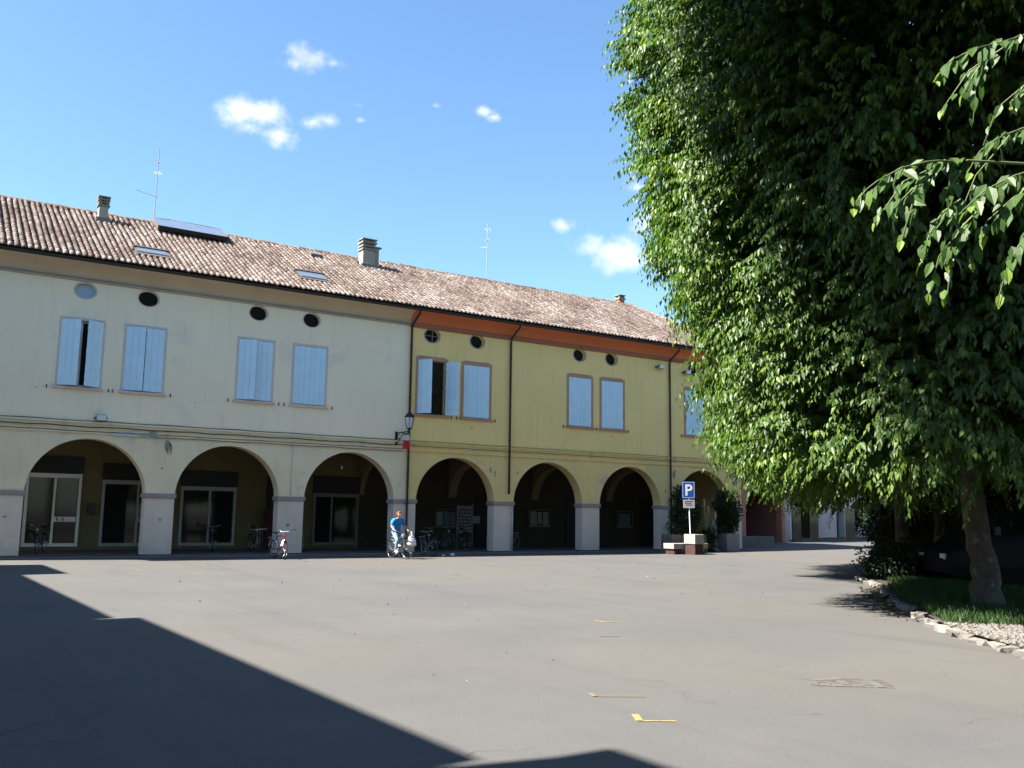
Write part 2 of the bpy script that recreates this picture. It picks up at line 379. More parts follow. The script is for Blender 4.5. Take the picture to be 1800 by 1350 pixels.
# ------------------------------------------------------------------ the arcaded houses
SPRING, ARC_R, WT = 2.13, 1.90, .55       # springing height, arch radius, wall thickness
ZB, ZT = 4.20, 10.02                      # foot of the upper wall, top of the wall
BACK = 4.6                                # back wall of the arcade
FLOOR = .10
def arch_band(mb, xc, hw, x0, x1, zs, ztop, y0, y1, n=28):
    """wall above an arch opening from springing zs to ztop, front, back and soffit"""
    arc = [(xc - hw * math.cos(math.pi * i / n), zs + hw * math.sin(math.pi * i / n)) for i in range(n + 1)]
    for y in (y0, y1):
        for (xa, za), (xb, zb) in zip(arc, arc[1:]):
            mb.quad((xa, y, za), (xb, y, zb), (xb, y, ztop), (xa, y, ztop))
        mb.quad((x0, y, zs), (arc[0][0], y, zs), (arc[0][0], y, ztop), (x0, y, ztop))
        mb.quad((arc[-1][0], y, zs), (x1, y, zs), (x1, y, ztop), (arc[-1][0], y, ztop))
    for (xa, za), (xb, zb) in zip(arc, arc[1:]):
        mb.quad((xa, y0, za), (xa, y1, za), (xb, y1, zb), (xb, y0, zb))
def wall_with_holes(mb, x0, x1, z0, z1, y, rects, ells, depth):
    xs = {x0, x1}; zs = {z0, z1}; cells = []
    for a, b, c, d in rects: xs |= {a, b}; zs |= {c, d}
    eb = [(cx - a * 1.12, cx + a * 1.12, cz - b * 1.12, cz + b * 1.12) for cx, cz, a, b in ells]
    for a, b, c, d in eb: xs |= {a, b}; zs |= {c, d}
    xs = sorted(xs); zs = sorted(zs)
    for xa, xb in zip(xs, xs[1:]):
        for za, zb in zip(zs, zs[1:]):
            mx, mz = (xa + xb) / 2, (za + zb) / 2
            if any(a < mx < b and c < mz < d for a, b, c, d in list(rects) + eb): continue
            mb.quad((xa, y, za), (xb, y, za), (xb, y, zb), (xa, y, zb))
    for a, b, c, d in rects:
        p = [(a, c), (b, c), (b, d), (a, d)]
        for q, r in zip(p, p[1:] + p[:1]): mb.quad((q[0], y, q[1]), (r[0], y, r[1]), (r[0], y + depth, r[1]), (q[0], y + depth, q[1]))
    for (cx, cz, a, b), (xa, xb, za, zb) in zip(ells, eb):
        n = 32; prev = None
        for i in range(n + 1):
            t = 2 * math.pi * i / n + math.pi / 4; ex, ez = cx + a * math.cos(t), cz + b * math.sin(t)
            k = 1 / max(abs(math.cos(t)) / (xb - cx), abs(math.sin(t)) / (zb - cz)) if True else 0
            ox, oz = cx + k * math.cos(t), cz + k * math.sin(t)
            cur = (ex, ez, ox, oz)
            if prev:
                mb.quad((prev[0], y, prev[1]), (ex, y, ez), (ox, y, oz), (prev[2], y, prev[3]))
                mb.quad((prev[0], y, prev[1]), (ex, y, ez), (ex, y + depth, ez), (prev[0], y + depth, prev[1]))
            prev = cur
        # close the four rectangle corners
        for sx in (xa, xb):
            for sz in (za, zb):
                ang = [2 * math.pi * i / n + math.pi / 4 for i in range(n)]
                pts = []
                for t in ang:
                    k = 1 / max(abs(math.cos(t)) / (xb - cx), abs(math.sin(t)) / (zb - cz))
                    pts.append((cx + k * math.cos(t), cz + k * math.sin(t)))
                pts.sort(key=lambda p: (p[0] - sx) ** 2 + (p[1] - sz) ** 2)
                p1 = next((p for p in pts if abs(p[0] - sx) < 1e-5), None); p2 = next((p for p in pts if abs(p[1] - sz) < 1e-5), None)
                if p1 and p2: mb.add([(p1[0], y, p1[1]), (sx, y, sz), (p2[0], y, p2[1])], [(0, 1, 2)])

def shutter_leaf(w, h, boards=3):
    """leaf hinged at x=0, reaching to +w, outer face at y=-.035, real boards with grooves and two battens"""
    mb = MB(); bw = w / boards
    for i in range(boards): mb.box(i * bw + .003, (i + 1) * bw - .003, -.032 - .002 * (i % 2), 0, 0, h)
    for z in (h * .12, h * .5, h * .86): mb.box(.01, w - .01, 0.0, .022, z, z + .09)
    for z in (h * .14, h * .86): mb.box(-.02, w * .8, -.042, -.034, z, z + .035)
    return mb
def window(house, off, xc, z0, z1, hw, surround_mat, angles, style):
    """shuttered window: recessed sash, painted surround, sill and two leaves opened by the given angles"""
    w = thing_part('window', house, (xc - off[0], -off[1], z0))
    H = z1 - z0
    fr = MB()
    for a, b, c, d in ((-hw, -hw + .06, 0, H), (hw - .06, hw, 0, H), (-hw + .06, hw - .06, 0, .07), (-hw + .06, hw - .06, H - .06, H), (-.035, .035, .07, H - .06)): fr.box(a, b, .16, .21, c, d)
    fr.build('frame', M_ALU if style == 'w' else M_SASH, w)
    MB().box(-hw + .06, hw - .06, .182, .19, .07, H - .06).build('pane', M_GLASS, w)
    t = .085 if style == 'w' else .12
    s = MB(); y0 = -.012 if style == 'w' else -.02
    s.box(-hw - t, -hw, y0, .05, -.02, H + t); s.box(hw, hw + t, y0, .05, -.02, H + t); s.box(-hw, hw, y0, .05, H, H + t + (.05 if style != 'w' else 0))
    s.build('surround', surround_mat, w)
    MB().box(-hw - t - .06, hw + t + .06, -.09, .10, -.105, -.02).build('sill', surround_mat, w, bevel=.01)
    lw = hw - .006
    for sgn, ang in ((1, angles[0]), (-1, angles[1])):
        mb = shutter_leaf(lw, H - .03)
        if sgn < 0:
            mb.v = [(-x, y, z) for x, y, z in mb.v]; mb.f = [f[::-1] for f in mb.f]
        lf = mb.build('shutter', M_SHUT, w)
        lf.location = (-hw * sgn + .004 * sgn, .012, .015)
        lf.rotation_euler = (0, 0, -R(ang) * sgn)
    for sg in (-1, 1): MB().box(sg * (hw + .32) - .012, sg * (hw + .32) + .012, -.05, 0, -.12, -.0).build('shutter_hook', M_BLACK, w)
def thing_part(name, parent, loc):
    o = bpy.data.objects.new(name, None); COL.objects.link(o); o.parent = parent; o.location = loc; o.empty_display_size = .1
    return o
M_SASH = mat('brown_sash', (.10, .06, .045), rough=.6, var=.1)
M_CURT = mat('net_curtain', (.30, .28, .25), rough=.9, var=.1, scale=8)
M_OCBLUE = mat('blue_oculus_panel', (.42, .55, .66), rough=.7, var=.05)

def tube_part(name, pts, r, m, parent, off, n=8):
    return MB().tube(pts, r, n).build(name, m, parent, off, smooth=True)

def house(name, label, x0, x1, arches, wins, ocs, m_up, m_low, m_cove, m_trim, m_sur, style):
    off = (x0, 0, 0)
    h = thing(name, label, 'building', (x0, 0, 0))
    # upper wall with real openings
    mb = MB()
    rects = [(xc - .65, xc + .65, 5.78, 8.08) for xc, _ in wins]
    ells = [(xc, 9.15, .345, .28) for xc, _ in ocs]
    wall_with_holes(mb, x0, x1, 4.60, ZT, 0, rects, ells, .28)
    mb.quad((x0, .28, 4.6), (x0, .28, ZT), (x0, 0, ZT), (x0, 0, 4.6)); mb.quad((x1, .28, 4.6), (x1, .28, ZT), (x1, 0, ZT), (x1, 0, 4.6))
    mb.build('upper_wall', m_up, h, off)
    # side and back walls, then a near-black sheet for unlit rooms
    mb = MB()
    for xa in (x0, x1 - .3): mb.box(xa, xa + .3, .56, BACK, 4.33, 10.2); mb.box(xa, xa + .3, BACK, 11, .1, 10.2)
    mb.box(x0 + .3, x1 - .3, 10.7, 11, .1, 10.2)
    if style == 'y': mb.box(x1 - .3, x1, .56, BACK - .012, FLOOR, 4.21)
    if style == 'y': mb.prism([(.3, 10.2), (11, 10.2), (5.6, 12.6)], 'x', x1 - .29, x1 - .06)
    mb.build('side_wall', m_up, h, off)
    MB().box(x0 + .31, x1 - .31, .5, .6, 4.6, 10.0).build('dark_room_sheet', M_DARK, h, off)
    # arcade wall
    mb = MB()
    lo = x0
    for k, xc in enumerate(arches):
        hi = x1 if k == len(arches) - 1 else xc + 2.4
        arch_band(mb, xc, ARC_R, lo, hi, SPRING, ZB + .002, 0, WT); lo = hi
    mb.build('arcade_wall', m_low, h, off)
    edges = [x0] + [e for xc in arches for e in (xc - ARC_R, xc + ARC_R)] + [x1]
    for i in range(0, len(edges), 2):
        a, b = edges[i], edges[i + 1]
        if b - a < .1: continue
        p = MB().box(a, b, .004 if True else 0, WT - .004, FLOOR - .08, SPRING - .07).build('pillar', M_PILLAR, h, off, bevel=.012)
        MB().box(a - (0.05 if i else 0), b + (.05 if i < len(edges) - 2 else 0), -.05, WT + .05, SPRING - .07, SPRING + .085).build('impost', M_IMPOST, h, off, bevel=.012)
    # string course with three arrises
    prof = [(-.003, 4.199), (-.05, 4.20), (-.05, 4.245), (-.018, 4.26), (-.018, 4.37), (-.055, 4.385), (-.055, 4.425), (-.022, 4.44), (-.022, 4.535), (-.075, 4.55), (-.075, 4.60), (-.003, 4.615)]
    MB().sweep_x(prof, x0, x1).build('string_course', m_low, h, off)
    # cove under the eaves
    if style == 'w':
        MB().sweep_x([(-.001, 9.46), (-.07, 9.47), (-.07, 9.52), (-.04, 9.525), (-.04, 9.55), (-.11, 9.56), (-.11, 9.61), (-.06, 9.62)], x0, x1).build('cornice_moulding', m_trim, h, off)
    else:
        MB().sweep_x([(-.001, 9.42), (-.09, 9.43), (-.09, 9.60), (-.06, 9.62)], x0, x1).build('cornice_moulding', M_COVEY2, h, off)
    cove = [(-.06 - .66 * (1 - math.cos(t)), 9.62 + .42 * math.sin(t)) for t in [math.pi / 2 * i / 8 for i in range(9)]] + [(-.74, 10.06), (.3, 10.30)]
    MB().sweep_x(cove, x0, x1).build('cove', m_cove, h, off, smooth=False)
    # gutter
    g = [(-.80 - .075 * math.cos(t), 10.06 - .085 * math.sin(t)) for t in [math.pi * i / 8 for i in range(9)]]
    MB().sweep_x(g + [(y, z + .012) for y, z in g[::-1]], x0, x1 + (.5 if style == 'y' else 0)).build('gutter', M_GUT, h, off)
    # arcade interior
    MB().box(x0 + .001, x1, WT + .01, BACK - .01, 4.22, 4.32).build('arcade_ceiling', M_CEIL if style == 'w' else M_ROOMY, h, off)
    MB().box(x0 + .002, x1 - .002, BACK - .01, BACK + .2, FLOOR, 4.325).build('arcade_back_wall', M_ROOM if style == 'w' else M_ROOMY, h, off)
    MB().box(x0, x1, .002, BACK + .2, -.3, FLOOR).build('arcade_floor', M_FLOOR, h, off)
    for (xc, ang) in wins: window(h, off, xc, 5.78, 8.08, .65, m_sur, ang, style)
    for xc, kind in ocs:
        oc = thing_part('round_window', h, (xc - x0, 0, 9.15))
        n = 32; s = MB()
        ro, ri = (1.12, 1.0) if style == 'w' else (1.16, 1.0)
        vs = [(.345 * k * math.cos(2 * math.pi * i / n), y, .28 * k * math.sin(2 * math.pi * i / n)) for k, y in ((ri, -.012), (ro, -.012), (ro, .01)) for i in range(n)]
        s.add(vs, [(r * n + i, r * n + (i + 1) % n, (r + 1) * n + (i + 1) % n, (r + 1) * n + i) for r in range(2) for i in range(n)])
        s.build('surround', M_SURW if style == 'w' else M_GREYSUR, oc)
        MB().add([(.36 * math.cos(2 * math.pi * i / n), .20, .295 * math.sin(2 * math.pi * i / n)) for i in range(n)], [tuple(range(n))]).build('panel', M_OCBLUE if kind == 'blue' else M_DARK, oc)
        if kind == 'cross':
            c = MB(); c.tube([(-.33, .06, 0), (.33, .06, 0)], .012, 6); c.tube([(0.03, .06, -.27), (0.03, .06, .27)], .014, 6); c.build('grille', M_CHROMEDULL, oc)
    return h, off
M_CHROMEDULL = mat('dull_steel', (.35, .35, .36), rough=.5, var=.05, metal=.6)

CW = [.3, 5.1, 9.9, 14.7]
HW, OW = house('cream_house', 'long cream arcaded house with grey-blue shutters and tiled roof, nearest of the row', -2.1, 17.1, CW,
    [(4.57, (30, 36)), (6.65, (13, 6)), (10.65, (22, 2)), (12.80, (2.5, 1.5))], [(4.57, 'blue'), (6.66, 'dark'), (10.67, 'dark'), (12.80, 'dark')],
    M_WHITE, M_WHITELOW, M_COVEW, M_TRIMW, M_SURW, 'w')
CY = [19.5, 24.3, 29.1, 33.9]
HY, OY = house('ochre_house', 'ochre yellow arcaded house with rust red cove under the eaves and blue shutters', 17.1, 36.6, CY,
    [(18.2, (52, 128)), (20.4, (1, 1)), (26.04, (0.5, 1)), (27.97, (1, 0.5)), (33.38, (1, 1)), (35.30, (1, 1))],
    [(18.17, 'cross'), (20.4, 'dark'), (26.01, 'dark'), (27.93, 'dark'), (33.3, 'dark'), (35.2, 'dark')],
    M_YEL, M_YELLOW2, M_COVEY, M_TRIMW, M_SURY, 'y')
# transverse ribs of the vaulted ochre arcade
for xb in (17.1, 21.9, 26.7, 31.5):
    mb = MB(); n = 18; yc, hw = (WT + BACK) / 2, (BACK - WT) / 2
    arc = [(yc - hw * math.cos(math.pi * i / n), 2.35 + 1.62 * math.sin(math.pi * i / n)) for i in range(n + 1)]
    for (ya, za), (yb, zb) in zip(arc, arc[1:]):
        mb.add([(x, y, z) for x in (xb - .22 + (.23 if xb < 18 else 0), xb + .22) for y, z in ((ya, za), (yb, zb), (yb, 4.215), (ya, 4.215))], [(0, 1, 2, 3), (4, 7, 6, 5), (0, 4, 5, 1)])
    mb.build('vault_rib', M_RIB, HY, OY)
# downpipes
def downpipe(x, ztop, zbot, parent, off, y=-.07):
    pts = [(x + .02, -.80, 10.0), (x + .02, -.74, 9.86), (x + .01, -.45, 9.70), (x, -.16, 9.48), (x, y, 9.28), (x, y, zbot + .15), (x, y, zbot)]
    tube_part('downpipe', pts, .048, M_GUT, parent, off, 10)
    for z in (8.6, 6.4, 4.9, 3.2): 
        if z > zbot: MB().lathe([(.048, -.03), (.06, -.03), (.06, .03), (.048, .03)], (x, y, z), 10).build('pipe_bracket', M_GUT, parent, off)
downpipe(17.16, 10, .08, HY, OY, -.09)
downpipe(22.12, 10, 2.55, HY, OY)
downpipe(31.62, 10, .1, HY, OY)
tube_part('downpipe', [(22.32, -.045, .06), (22.32, -.045, 2.02)], .042, M_PALEPIPE if False else mat('pale_pipe', (.46, .45, .44), rough=.7, var=.1), HY, OY)
tube_part('conduit', [(12.25, -.02, 2.25), (12.25, -.02, 3.3), (12.28, -.02, 4.2)], .014, mat('pale_cable', (.6, .58, .55), var=.05), HW, OW, 6)
# cables clipped along the string course
def cable(x0, x1, z, y, sag, r, parent, off, step=2.2):
    pts = []; x = x0
    while x < x1:
        nx = min(x + step * random.uniform(.7, 1.3), x1)
        for k in range(5):
            u = k / 5; pts.append((x + (nx - x) * u, y, z - sag * 4 * u * (1 - u) * random.uniform(.6, 1.2)))
        x = nx
    pts.append((x1, y, z)); tube_part('cable', pts, r, M_BLACK, parent, off, 5)
cable(-2, 17.05, 4.64, -.03, .02, .012, HW, OW); cable(-2, 17.05, 4.44, -.075, .025, .017, HW, OW); cable(-2, 17.05, 4.28, -.06, .015, .010, HW, OW); cable(6.6, 16.9, 4.20, -.06, .03, .010, HW, OW)
cable(17.2, 36.5, 4.63, -.03, .012, .008, HY, OY); cable(17.2, 36.5, 4.43, -.07, .012, .009, HY, OY)
# loose loops of wire above the second pillar
mb = MB()
for k in range(4):
    c = (7.62 + .03 * k, -.05, 3.93 - .05 * k)
    mb.tube([(c[0] + .07 * math.sin(t) , c[1], c[2] + .17 * math.cos(t) * (1 + .1 * k)) for t in np.linspace(-2.6, 2.6, 14)], .007, 5)
mb.build('wire_loop', M_BLACK, HW, OW)
MB().box(5.75, 7.15, -.065, -.02, 4.17, 4.235).build('cable_duct', mat('pale_duct', (.55, .56, .6), var=.08), HW, OW)
MB().box(7.0, 7.22, -.11, -.02, 4.18, 4.36).build('junction_box', mat('grey_box', (.3, .31, .31), var=.1), HW, OW)
# scribble at the foot of the second pillar
mb = MB()
for x, pts in ((7.1, [(0, 0), (.02, .25), (.12, .27), (.03, .14), (.2, .06)]), (7.38, [(0, .02), (.12, .05)]), (7.55, [(0, 0), (.02, .16)]), (7.66, [(.08, .16), (0, .12), (.08, .06), (0, 0)]), (7.82, [(0, .18), (.02, 0), (.1, .02), (.1, .16)])):
    mb.tube([(x + a, -.0005, .18 + b) for a, b in pts], .013, 4)
mb.build('graffiti', mat('pale_spray', (.62, .65, .68), var=.1), HW, OW)
# plaster losses on the ochre front (flat scars, each with an edge)
M_SCAR = mat('bare_render', (.34, .31, .25), rough=1, var=.2, scale=6)
def scar(x, z, w, h, parent, off):
    n = 11; MB().add([(x + w * .5 * math.cos(2 * math.pi * i / n) * random.uniform(.6, 1.2), -.003, z + h * .5 * math.sin(2 * math.pi * i / n) * random.uniform(.6, 1.2)) for i in range(n)], [tuple(range(n))]).build('plaster_scar', M_SCAR, parent, off)
for x, z, w, h in ((21.2, 3.55, .10, .32), (21.42, 3.42, .08, .3), (22.6, 3.5, .1, .16), (31.9, 3.75, .24, .5), (35.9, 3.85, .5, .25), (36.2, 3.45, .28, .3), (34.6, 3.9, .2, .12), (31.3, 2.9, .12, .2), (20.2, 5.35, .12, .05), (27.9, 5.4, .12, .05), (25.95, 5.4, .1, .05)): scar(x, z, w, h, HY, OY)
for x, z, w, h in ((7.5, 3.1, .09, .09), (2.7, 1.35, .1, .1), (7.55, 1.3, .1, .1), (12.2, 1.15, .16, .14), (14.3, 3.4, .07, .16), (8.5, 5.55, .05, .05), (8.5, 5.35, .05, .05), (3.3, 5.65, .06, .06)): scar(x, z, w, h, HW, OW)

# shopfronts in the cream arcade
def shopfront(x0, x1, zb, zt, zs, mull, mid, house_, off, lab=None, m_al=M_ALU):
    d = thing_part('shopfront', house_, (x0 - off[0], BACK, zb))
    W, H = x1 - x0, zt - zb
    f = MB()
    f.box(-.03, .07, -.09, -.01, 0, H); f.box(W - .07, W + .03, -.09, -.01, 0, H + (zs - zt) * .45); f.box(.07, W - .07, -.095, -.01, H - .16, H); f.box(.07, W - .07, -.085, -.01, 0, .13)
    xs = [.07] + [mm * W for mm in mull] + [W - .07]
    for mm in mull: f.box(mm * W - .04, mm * W + .04, -.085, -.01, .13, H - .14)
    f.build('frame', m_al, d)
    for a, b in zip(xs, xs[1:]): MB().box(a + .03, b - .03, -.04, -.03, .13, H - .14).build('pane', M_GLASS, d)
    if mid:
        r = MB(); a, b = xs[mid], xs[mid + 1]; r.box(a + .03, b - .03, -.09, -.02, .93, 1.12); r.build('push_rail', m_al, d)
        for xh in (a + .12, b - .5): MB().box(xh, xh + .04, -.12, -.09, .96, 1.09).build('handle', M_BLACK, d)
    MB().box(-.05, W + .05, -.16, -.01, H + .01, zs - zb).build('sign_box', M_SIGNBOX, d, bevel=.01)
    return d
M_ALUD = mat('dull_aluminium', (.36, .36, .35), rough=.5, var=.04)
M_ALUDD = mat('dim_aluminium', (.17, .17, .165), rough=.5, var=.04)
shopfront(3.70, 5.55, .22, 2.96, 3.60, [.52], 1, HW, OW)
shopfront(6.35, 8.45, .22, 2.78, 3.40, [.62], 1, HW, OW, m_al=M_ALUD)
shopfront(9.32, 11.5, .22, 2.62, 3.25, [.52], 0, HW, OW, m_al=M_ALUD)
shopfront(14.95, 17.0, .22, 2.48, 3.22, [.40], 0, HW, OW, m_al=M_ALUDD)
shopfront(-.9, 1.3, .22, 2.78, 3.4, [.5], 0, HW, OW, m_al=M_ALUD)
mb = MB().box(5.82, 6.12, BACK - .12, BACK - .005, 1.42, 1.86); mb.box(5.85, 6.09, BACK - .14, BACK - .12, 1.5, 1.6); mb.box(5.85, 6.09, BACK - .14, BACK - .12, 1.68, 1.78); mb.build('letter_box', M_BLACK, HW, OW, bevel=.01)
MB().box(12.85, 13.3, BACK - .08, BACK - .005, .12, 3.1).build('side_door', M_SIGNBOX, HW, OW)
MB().box(12.75, 12.95, BACK - .5, BACK - .1, .12, 1.75).build('red_cabinet', mat('dark_red', (.10, .02, .02), var=.1), HW, OW)
# dim doorways of the ochre arcade
for xa, xb in ((18.6, 19.5), (23.2, 24.2), (28.6, 29.6), (30.2, 31.2), (33.6, 34.8)):
    d = MB().box(xa, xb, BACK - .06, BACK - .004, .12, 2.6).build('doorway', M_SIGNBOX, HY, OY)
    MB().box(xa + .12, xb - .12, BACK - .08, BACK - .06, .3, 2.4).build('pane', M_GLASS, d)

# notice boards hanging in the arcade (own things)
M_PAPER = mat('notice_paper', (.30, .31, .28), rough=.8, var=.15, scale=8)
M_PAPERB = mat('notice_paper_blue', (.17, .20, .23), rough=.8, var=.15, scale=8)
M_PAPERY = mat('notice_paper_yellow', (.34, .33, .17), rough=.8, var=.15, scale=8)
M_INK = mat('poster_ink', (.045, .03, .03), rough=.8, var=.2, scale=8)
def board(x0, x1, z0, z1, y, label, sheets):
    b = thing('notice_board', label, 'notice board', (x0, y, z0), 0, 'notice boards in the ochre arcade')
    W, H = x1 - x0, z1 - z0
    MB().box(0, W, -.02, 0, 0, H).build('backing', M_SIGNBOX, b)
    f = MB(); f.box(-.05, 0, -.06, 0, -.05, H + .05); f.box(W, W + .05, -.06, 0, -.05, H + .05); f.box(0, W, -.06, 0, -.05, 0); f.box(0, W, -.06, 0, H, H + .05); f.build('frame', M_CONCD, b)
    for a, c, d, e, mm in sheets: MB().box(a * W, c * W, -.032, -.022, d * H, e * H).build('sheet', mm, b)
    MB().box(0, W, -.10, -.03, .0, .05).build('shelf', M_PAPER, b)
board(20.98, 22.12, 1.05, 1.85, BACK - .03, 'framed notice board with greenish sheets behind the parked bicycles', [(.05, .35, .1, .9, M_PAPER), (.4, .66, .12, .92, M_PAPERB), (.7, .95, .1, .85, M_PAPERB)])
board(26.3, 27.55, 1.1, 1.9, BACK - .03, 'framed notice board with white and yellow sheets in the second ochre arch', [(.05, .38, .08, .95, M_PAPER), (.42, .62, .15, .9, M_PAPERY), (.68, .95, .08, .9, M_PAPER)])
board(32.0, 33.0, 1.1, 1.9, BACK - .03, 'small dim notice board behind the dark shrubs', [(.1, .9, .1, .9, M_PAPERB)])
# poster stand with blotchy dark print
ps = thing('poster_stand', 'tall poster stand with dark blotchy print beside the fifth pillar', 'poster stand', (21.28, 2.3, FLOOR))
mb = MB(); mb.box(-.42, -.38, -.02, .02, 0, 1.95); mb.box(.38, .42, -.02, .02, 0, 2.0); mb.build('post', M_CONCD, ps)
MB().box(-.38, .38, -.015, .015, .75, 1.93).build('panel', mat('poster_pink', (.20, .165, .155), var=.15, scale=5), ps)
mb = MB()
for r in range(7):
    x = -.33
    while x < .28:
        w = random.uniform(.04, .13); hh = random.uniform(.06, .12)
        mb.box(x, x + w, -.020, -.016, .82 + r * .145, .82 + r * .145 + hh); x += w + random.uniform(.015, .05)
mb.build('print', M_INK, ps)
MB().box(.42, .80, -.01, .01, 1.15, 1.48).build('side_panel', M_PAPERB, ps)
MB().box(-.5, .5, -.2, .2, 0, .03).build('base', M_CONCD, ps)

# ------------------------------------------------------------------ roofs
EY, EZ, RY, RZ = -.86, 10.13, 5.6, 13.62
SL = (RZ - EZ) / (RY - EY); SLEN = math.hypot(RZ - EZ, RY - EY); TH = math.atan(SL)
XR_RIDGE, XR_EAVE = 33.6, 37.25          # hipped right end
def roof_pt(x, s, up=0.0):
    """point at distance s up the slope, raised by up along the normal"""
    return Vector((x, EY + s * math.cos(TH) - up * math.sin(TH), EZ + s * math.sin(TH) + up * math.cos(TH)))
def tile_mesh(mb, x, s, L=.43, w0=.088, w1=.068, h=.075, tint=.5, skew=0.0, lift=0.0, origin=None):
    n = 5; vs = []
    for ss, w, up in ((s, w0, .03 + lift), (s + L, w1, .012)):
        for i in range(n):
            t = math.pi * i / (n - 1)
            xx = x - w * math.cos(t) + (skew if ss > s else 0); p = roof_pt(xx, ss, up + h * math.sin(t) * (w / .088))
            vs.append(p - (origin or Vector((0, 0, 0))))
    mb.add(vs, [(i, i + 1, n + i + 1, n + i) for i in range(n - 1)] + [tuple(range(n - 1, -1, -1))], tint)
PITCH_X, STEP = .205, .335
NROW = int(SLEN / STEP)
def smooth_noise(x, s): return .5 + .25 * math.sin(x * .7 + 1.3 * s) + .25 * math.sin(x * 1.9 - s * 2.3 + 1)
def build_roof(house_, off, x0, x1, singles, hip=False):
    # bed of channel tiles: a flat sheet, channel shadow put into its dark brown
    bed = MB(); cols = int(round((x1 - x0) / PITCH_X))
    def smax(x):
        if not hip or x <= XR_RIDGE: return SLEN
        return SLEN * max(0.0, (XR_EAVE - x) / (XR_EAVE - XR_RIDGE))
    def base_quad(mb, pts): mb.add(pts, [tuple(range(len(pts)))])
    if hip: base_quad(bed, [roof_pt(x0, 0), roof_pt(XR_EAVE, 0), roof_pt(XR_RIDGE, SLEN), roof_pt(x0, SLEN)])
    else: base_quad(bed, [roof_pt(x0, 0), roof_pt(x1, 0), roof_pt(x1, SLEN), roof_pt(x0, SLEN)])
    yb = 2 * RY - EY
    if hip:
        base_quad(bed, [(x0, yb, EZ), (XR_EAVE, yb, EZ), (XR_RIDGE, RY, RZ), (x0, RY, RZ)]); base_quad(bed, [(XR_EAVE, EY, EZ), (XR_EAVE, yb, EZ), (XR_RIDGE, RY, RZ)])
    else: base_quad(bed, [(x0, yb, EZ), (x1, yb, EZ), (x1, RY, RZ), (x0, RY, RZ)])
    base_quad(bed, [(x0, EY, EZ - .03), (XR_EAVE if hip else x1, EY, EZ - .03), (XR_EAVE if hip else x1, .3, EZ + .2), (x0, .3, EZ + .2)])
    rf = bed.build('roof', M_TILEBED, house_, off)
    holes = HOLES
    stuff = MB(); near = []
    for c in range(cols + (int(3.65 / PITCH_X) if hip else 0)):
        x = x0 + (c + .5) * PITCH_X; sm = smax(x)
        dx = random.uniform(-.012, .012)
        for r in range(NROW + 1):
            s = r * STEP + random.uniform(-.02, .02)
            if s + .2 > sm: break
            if any(a < x < b and e < s + .2 < g for a, b, e, g in holes): continue
            dx = max(-.03, min(.03, dx + random.uniform(-.012, .012)))
            tint = min(1, max(0, .55 * random.random() + .45 * smooth_noise(x, s * .6) + random.uniform(-.12, .12)))
            if random.random() < .06: tint *= .2
            if r == 0: tint = min(1, tint + .2)
            near.append((x + dx, s, tint, random.uniform(-.012, .012), random.uniform(0, .016)))
    if singles:
        vis = [t for t in near if t[0] > 1.9]; rest = [t for t in near if t[0] <= 1.9]
        vis.sort(key=lambda t: (t[0] - 0) ** 2 * 1 + (EY + t[1] * math.cos(TH) + 34.5) ** 2)
        single, rest = vis[:300], rest + vis[300:]
        tm = []
        for k in range(12):
            b = MB(); tile_mesh(b, 0, 0, tint=(k + .5) / 12, skew=random.uniform(-.01, .01), lift=random.uniform(0, .014), origin=roof_pt(0, 0)); tm.append(b.mesh('tile', M_TILE, True))
        for x, s, t, sk, lf in single:
            p = roof_pt(x, s) ; inst('tile', tm[min(11, int(t * 12))], rf, (p.x - off[0], p.y - off[1], p.z - off[2]))
    else: rest = near
    for x, s, t, sk, lf in rest: tile_mesh(stuff, x, s, tint=t, skew=sk, lift=lf)
    # ridge tiles
    xe = XR_RIDGE if hip else x1
    x = x0
    while x < xe:
        n = 6; a, b = x, min(x + .4, xe + .1); r0 = .12 + random.uniform(-.01, .015)
        dz = random.uniform(-.012, .02)
        stuff.add([(xx, RY - r0 * math.cos(math.pi * i / (n - 1)) * 1.25, RZ - .03 + dz + zz + r0 * math.sin(math.pi * i / (n - 1))) for xx, zz in ((a, .02), (b, 0)) for i in range(n)], [(i, i + 1, n + i + 1, n + i) for i in range(n - 1)], random.uniform(.2, .75)); x += .36
    if hip:
        A = Vector((XR_EAVE, EY, EZ)); B = Vector((XR_RIDGE, RY, RZ)); n = 6; k = int((B - A).length / .36); d = (B - A) / k; sd = d.cross(UP).normalized()
        for i in range(k):
            p, q = A + d * i, A + d * (i + 1.12)
            stuff.add([base + sd * (.13 * math.cos(math.pi * j / (n - 1))) + UP * (.05 + .12 * math.sin(math.pi * j / (n - 1)) + zz) for base, zz in ((p, .02), (q, 0)) for j in range(n)], [(j, j + 1, n + j + 1, n + j) for j in range(n - 1)], random.uniform(.2, .75))
    so = stuff.build('tile_field', M_TILE, rf, off, smooth=True); so['kind'] = 'stuff'
    return rf
# openings in the tiling (x0,x1,s0,s1) for skylights, chimneys and panels
HOLES = [(6.15, 7.4, 1.40, 2.15), (12.42, 13.68, 1.52, 2.5), (5.35, 5.85, 5.75, 6.15), (16.55, 17.6, 5.65, 6.3)]
RW = build_roof(HW, OW, -2.1, 17.1, True)
RYF = build_roof(HY, OY, 17.1, 33.6, False, hip=True)

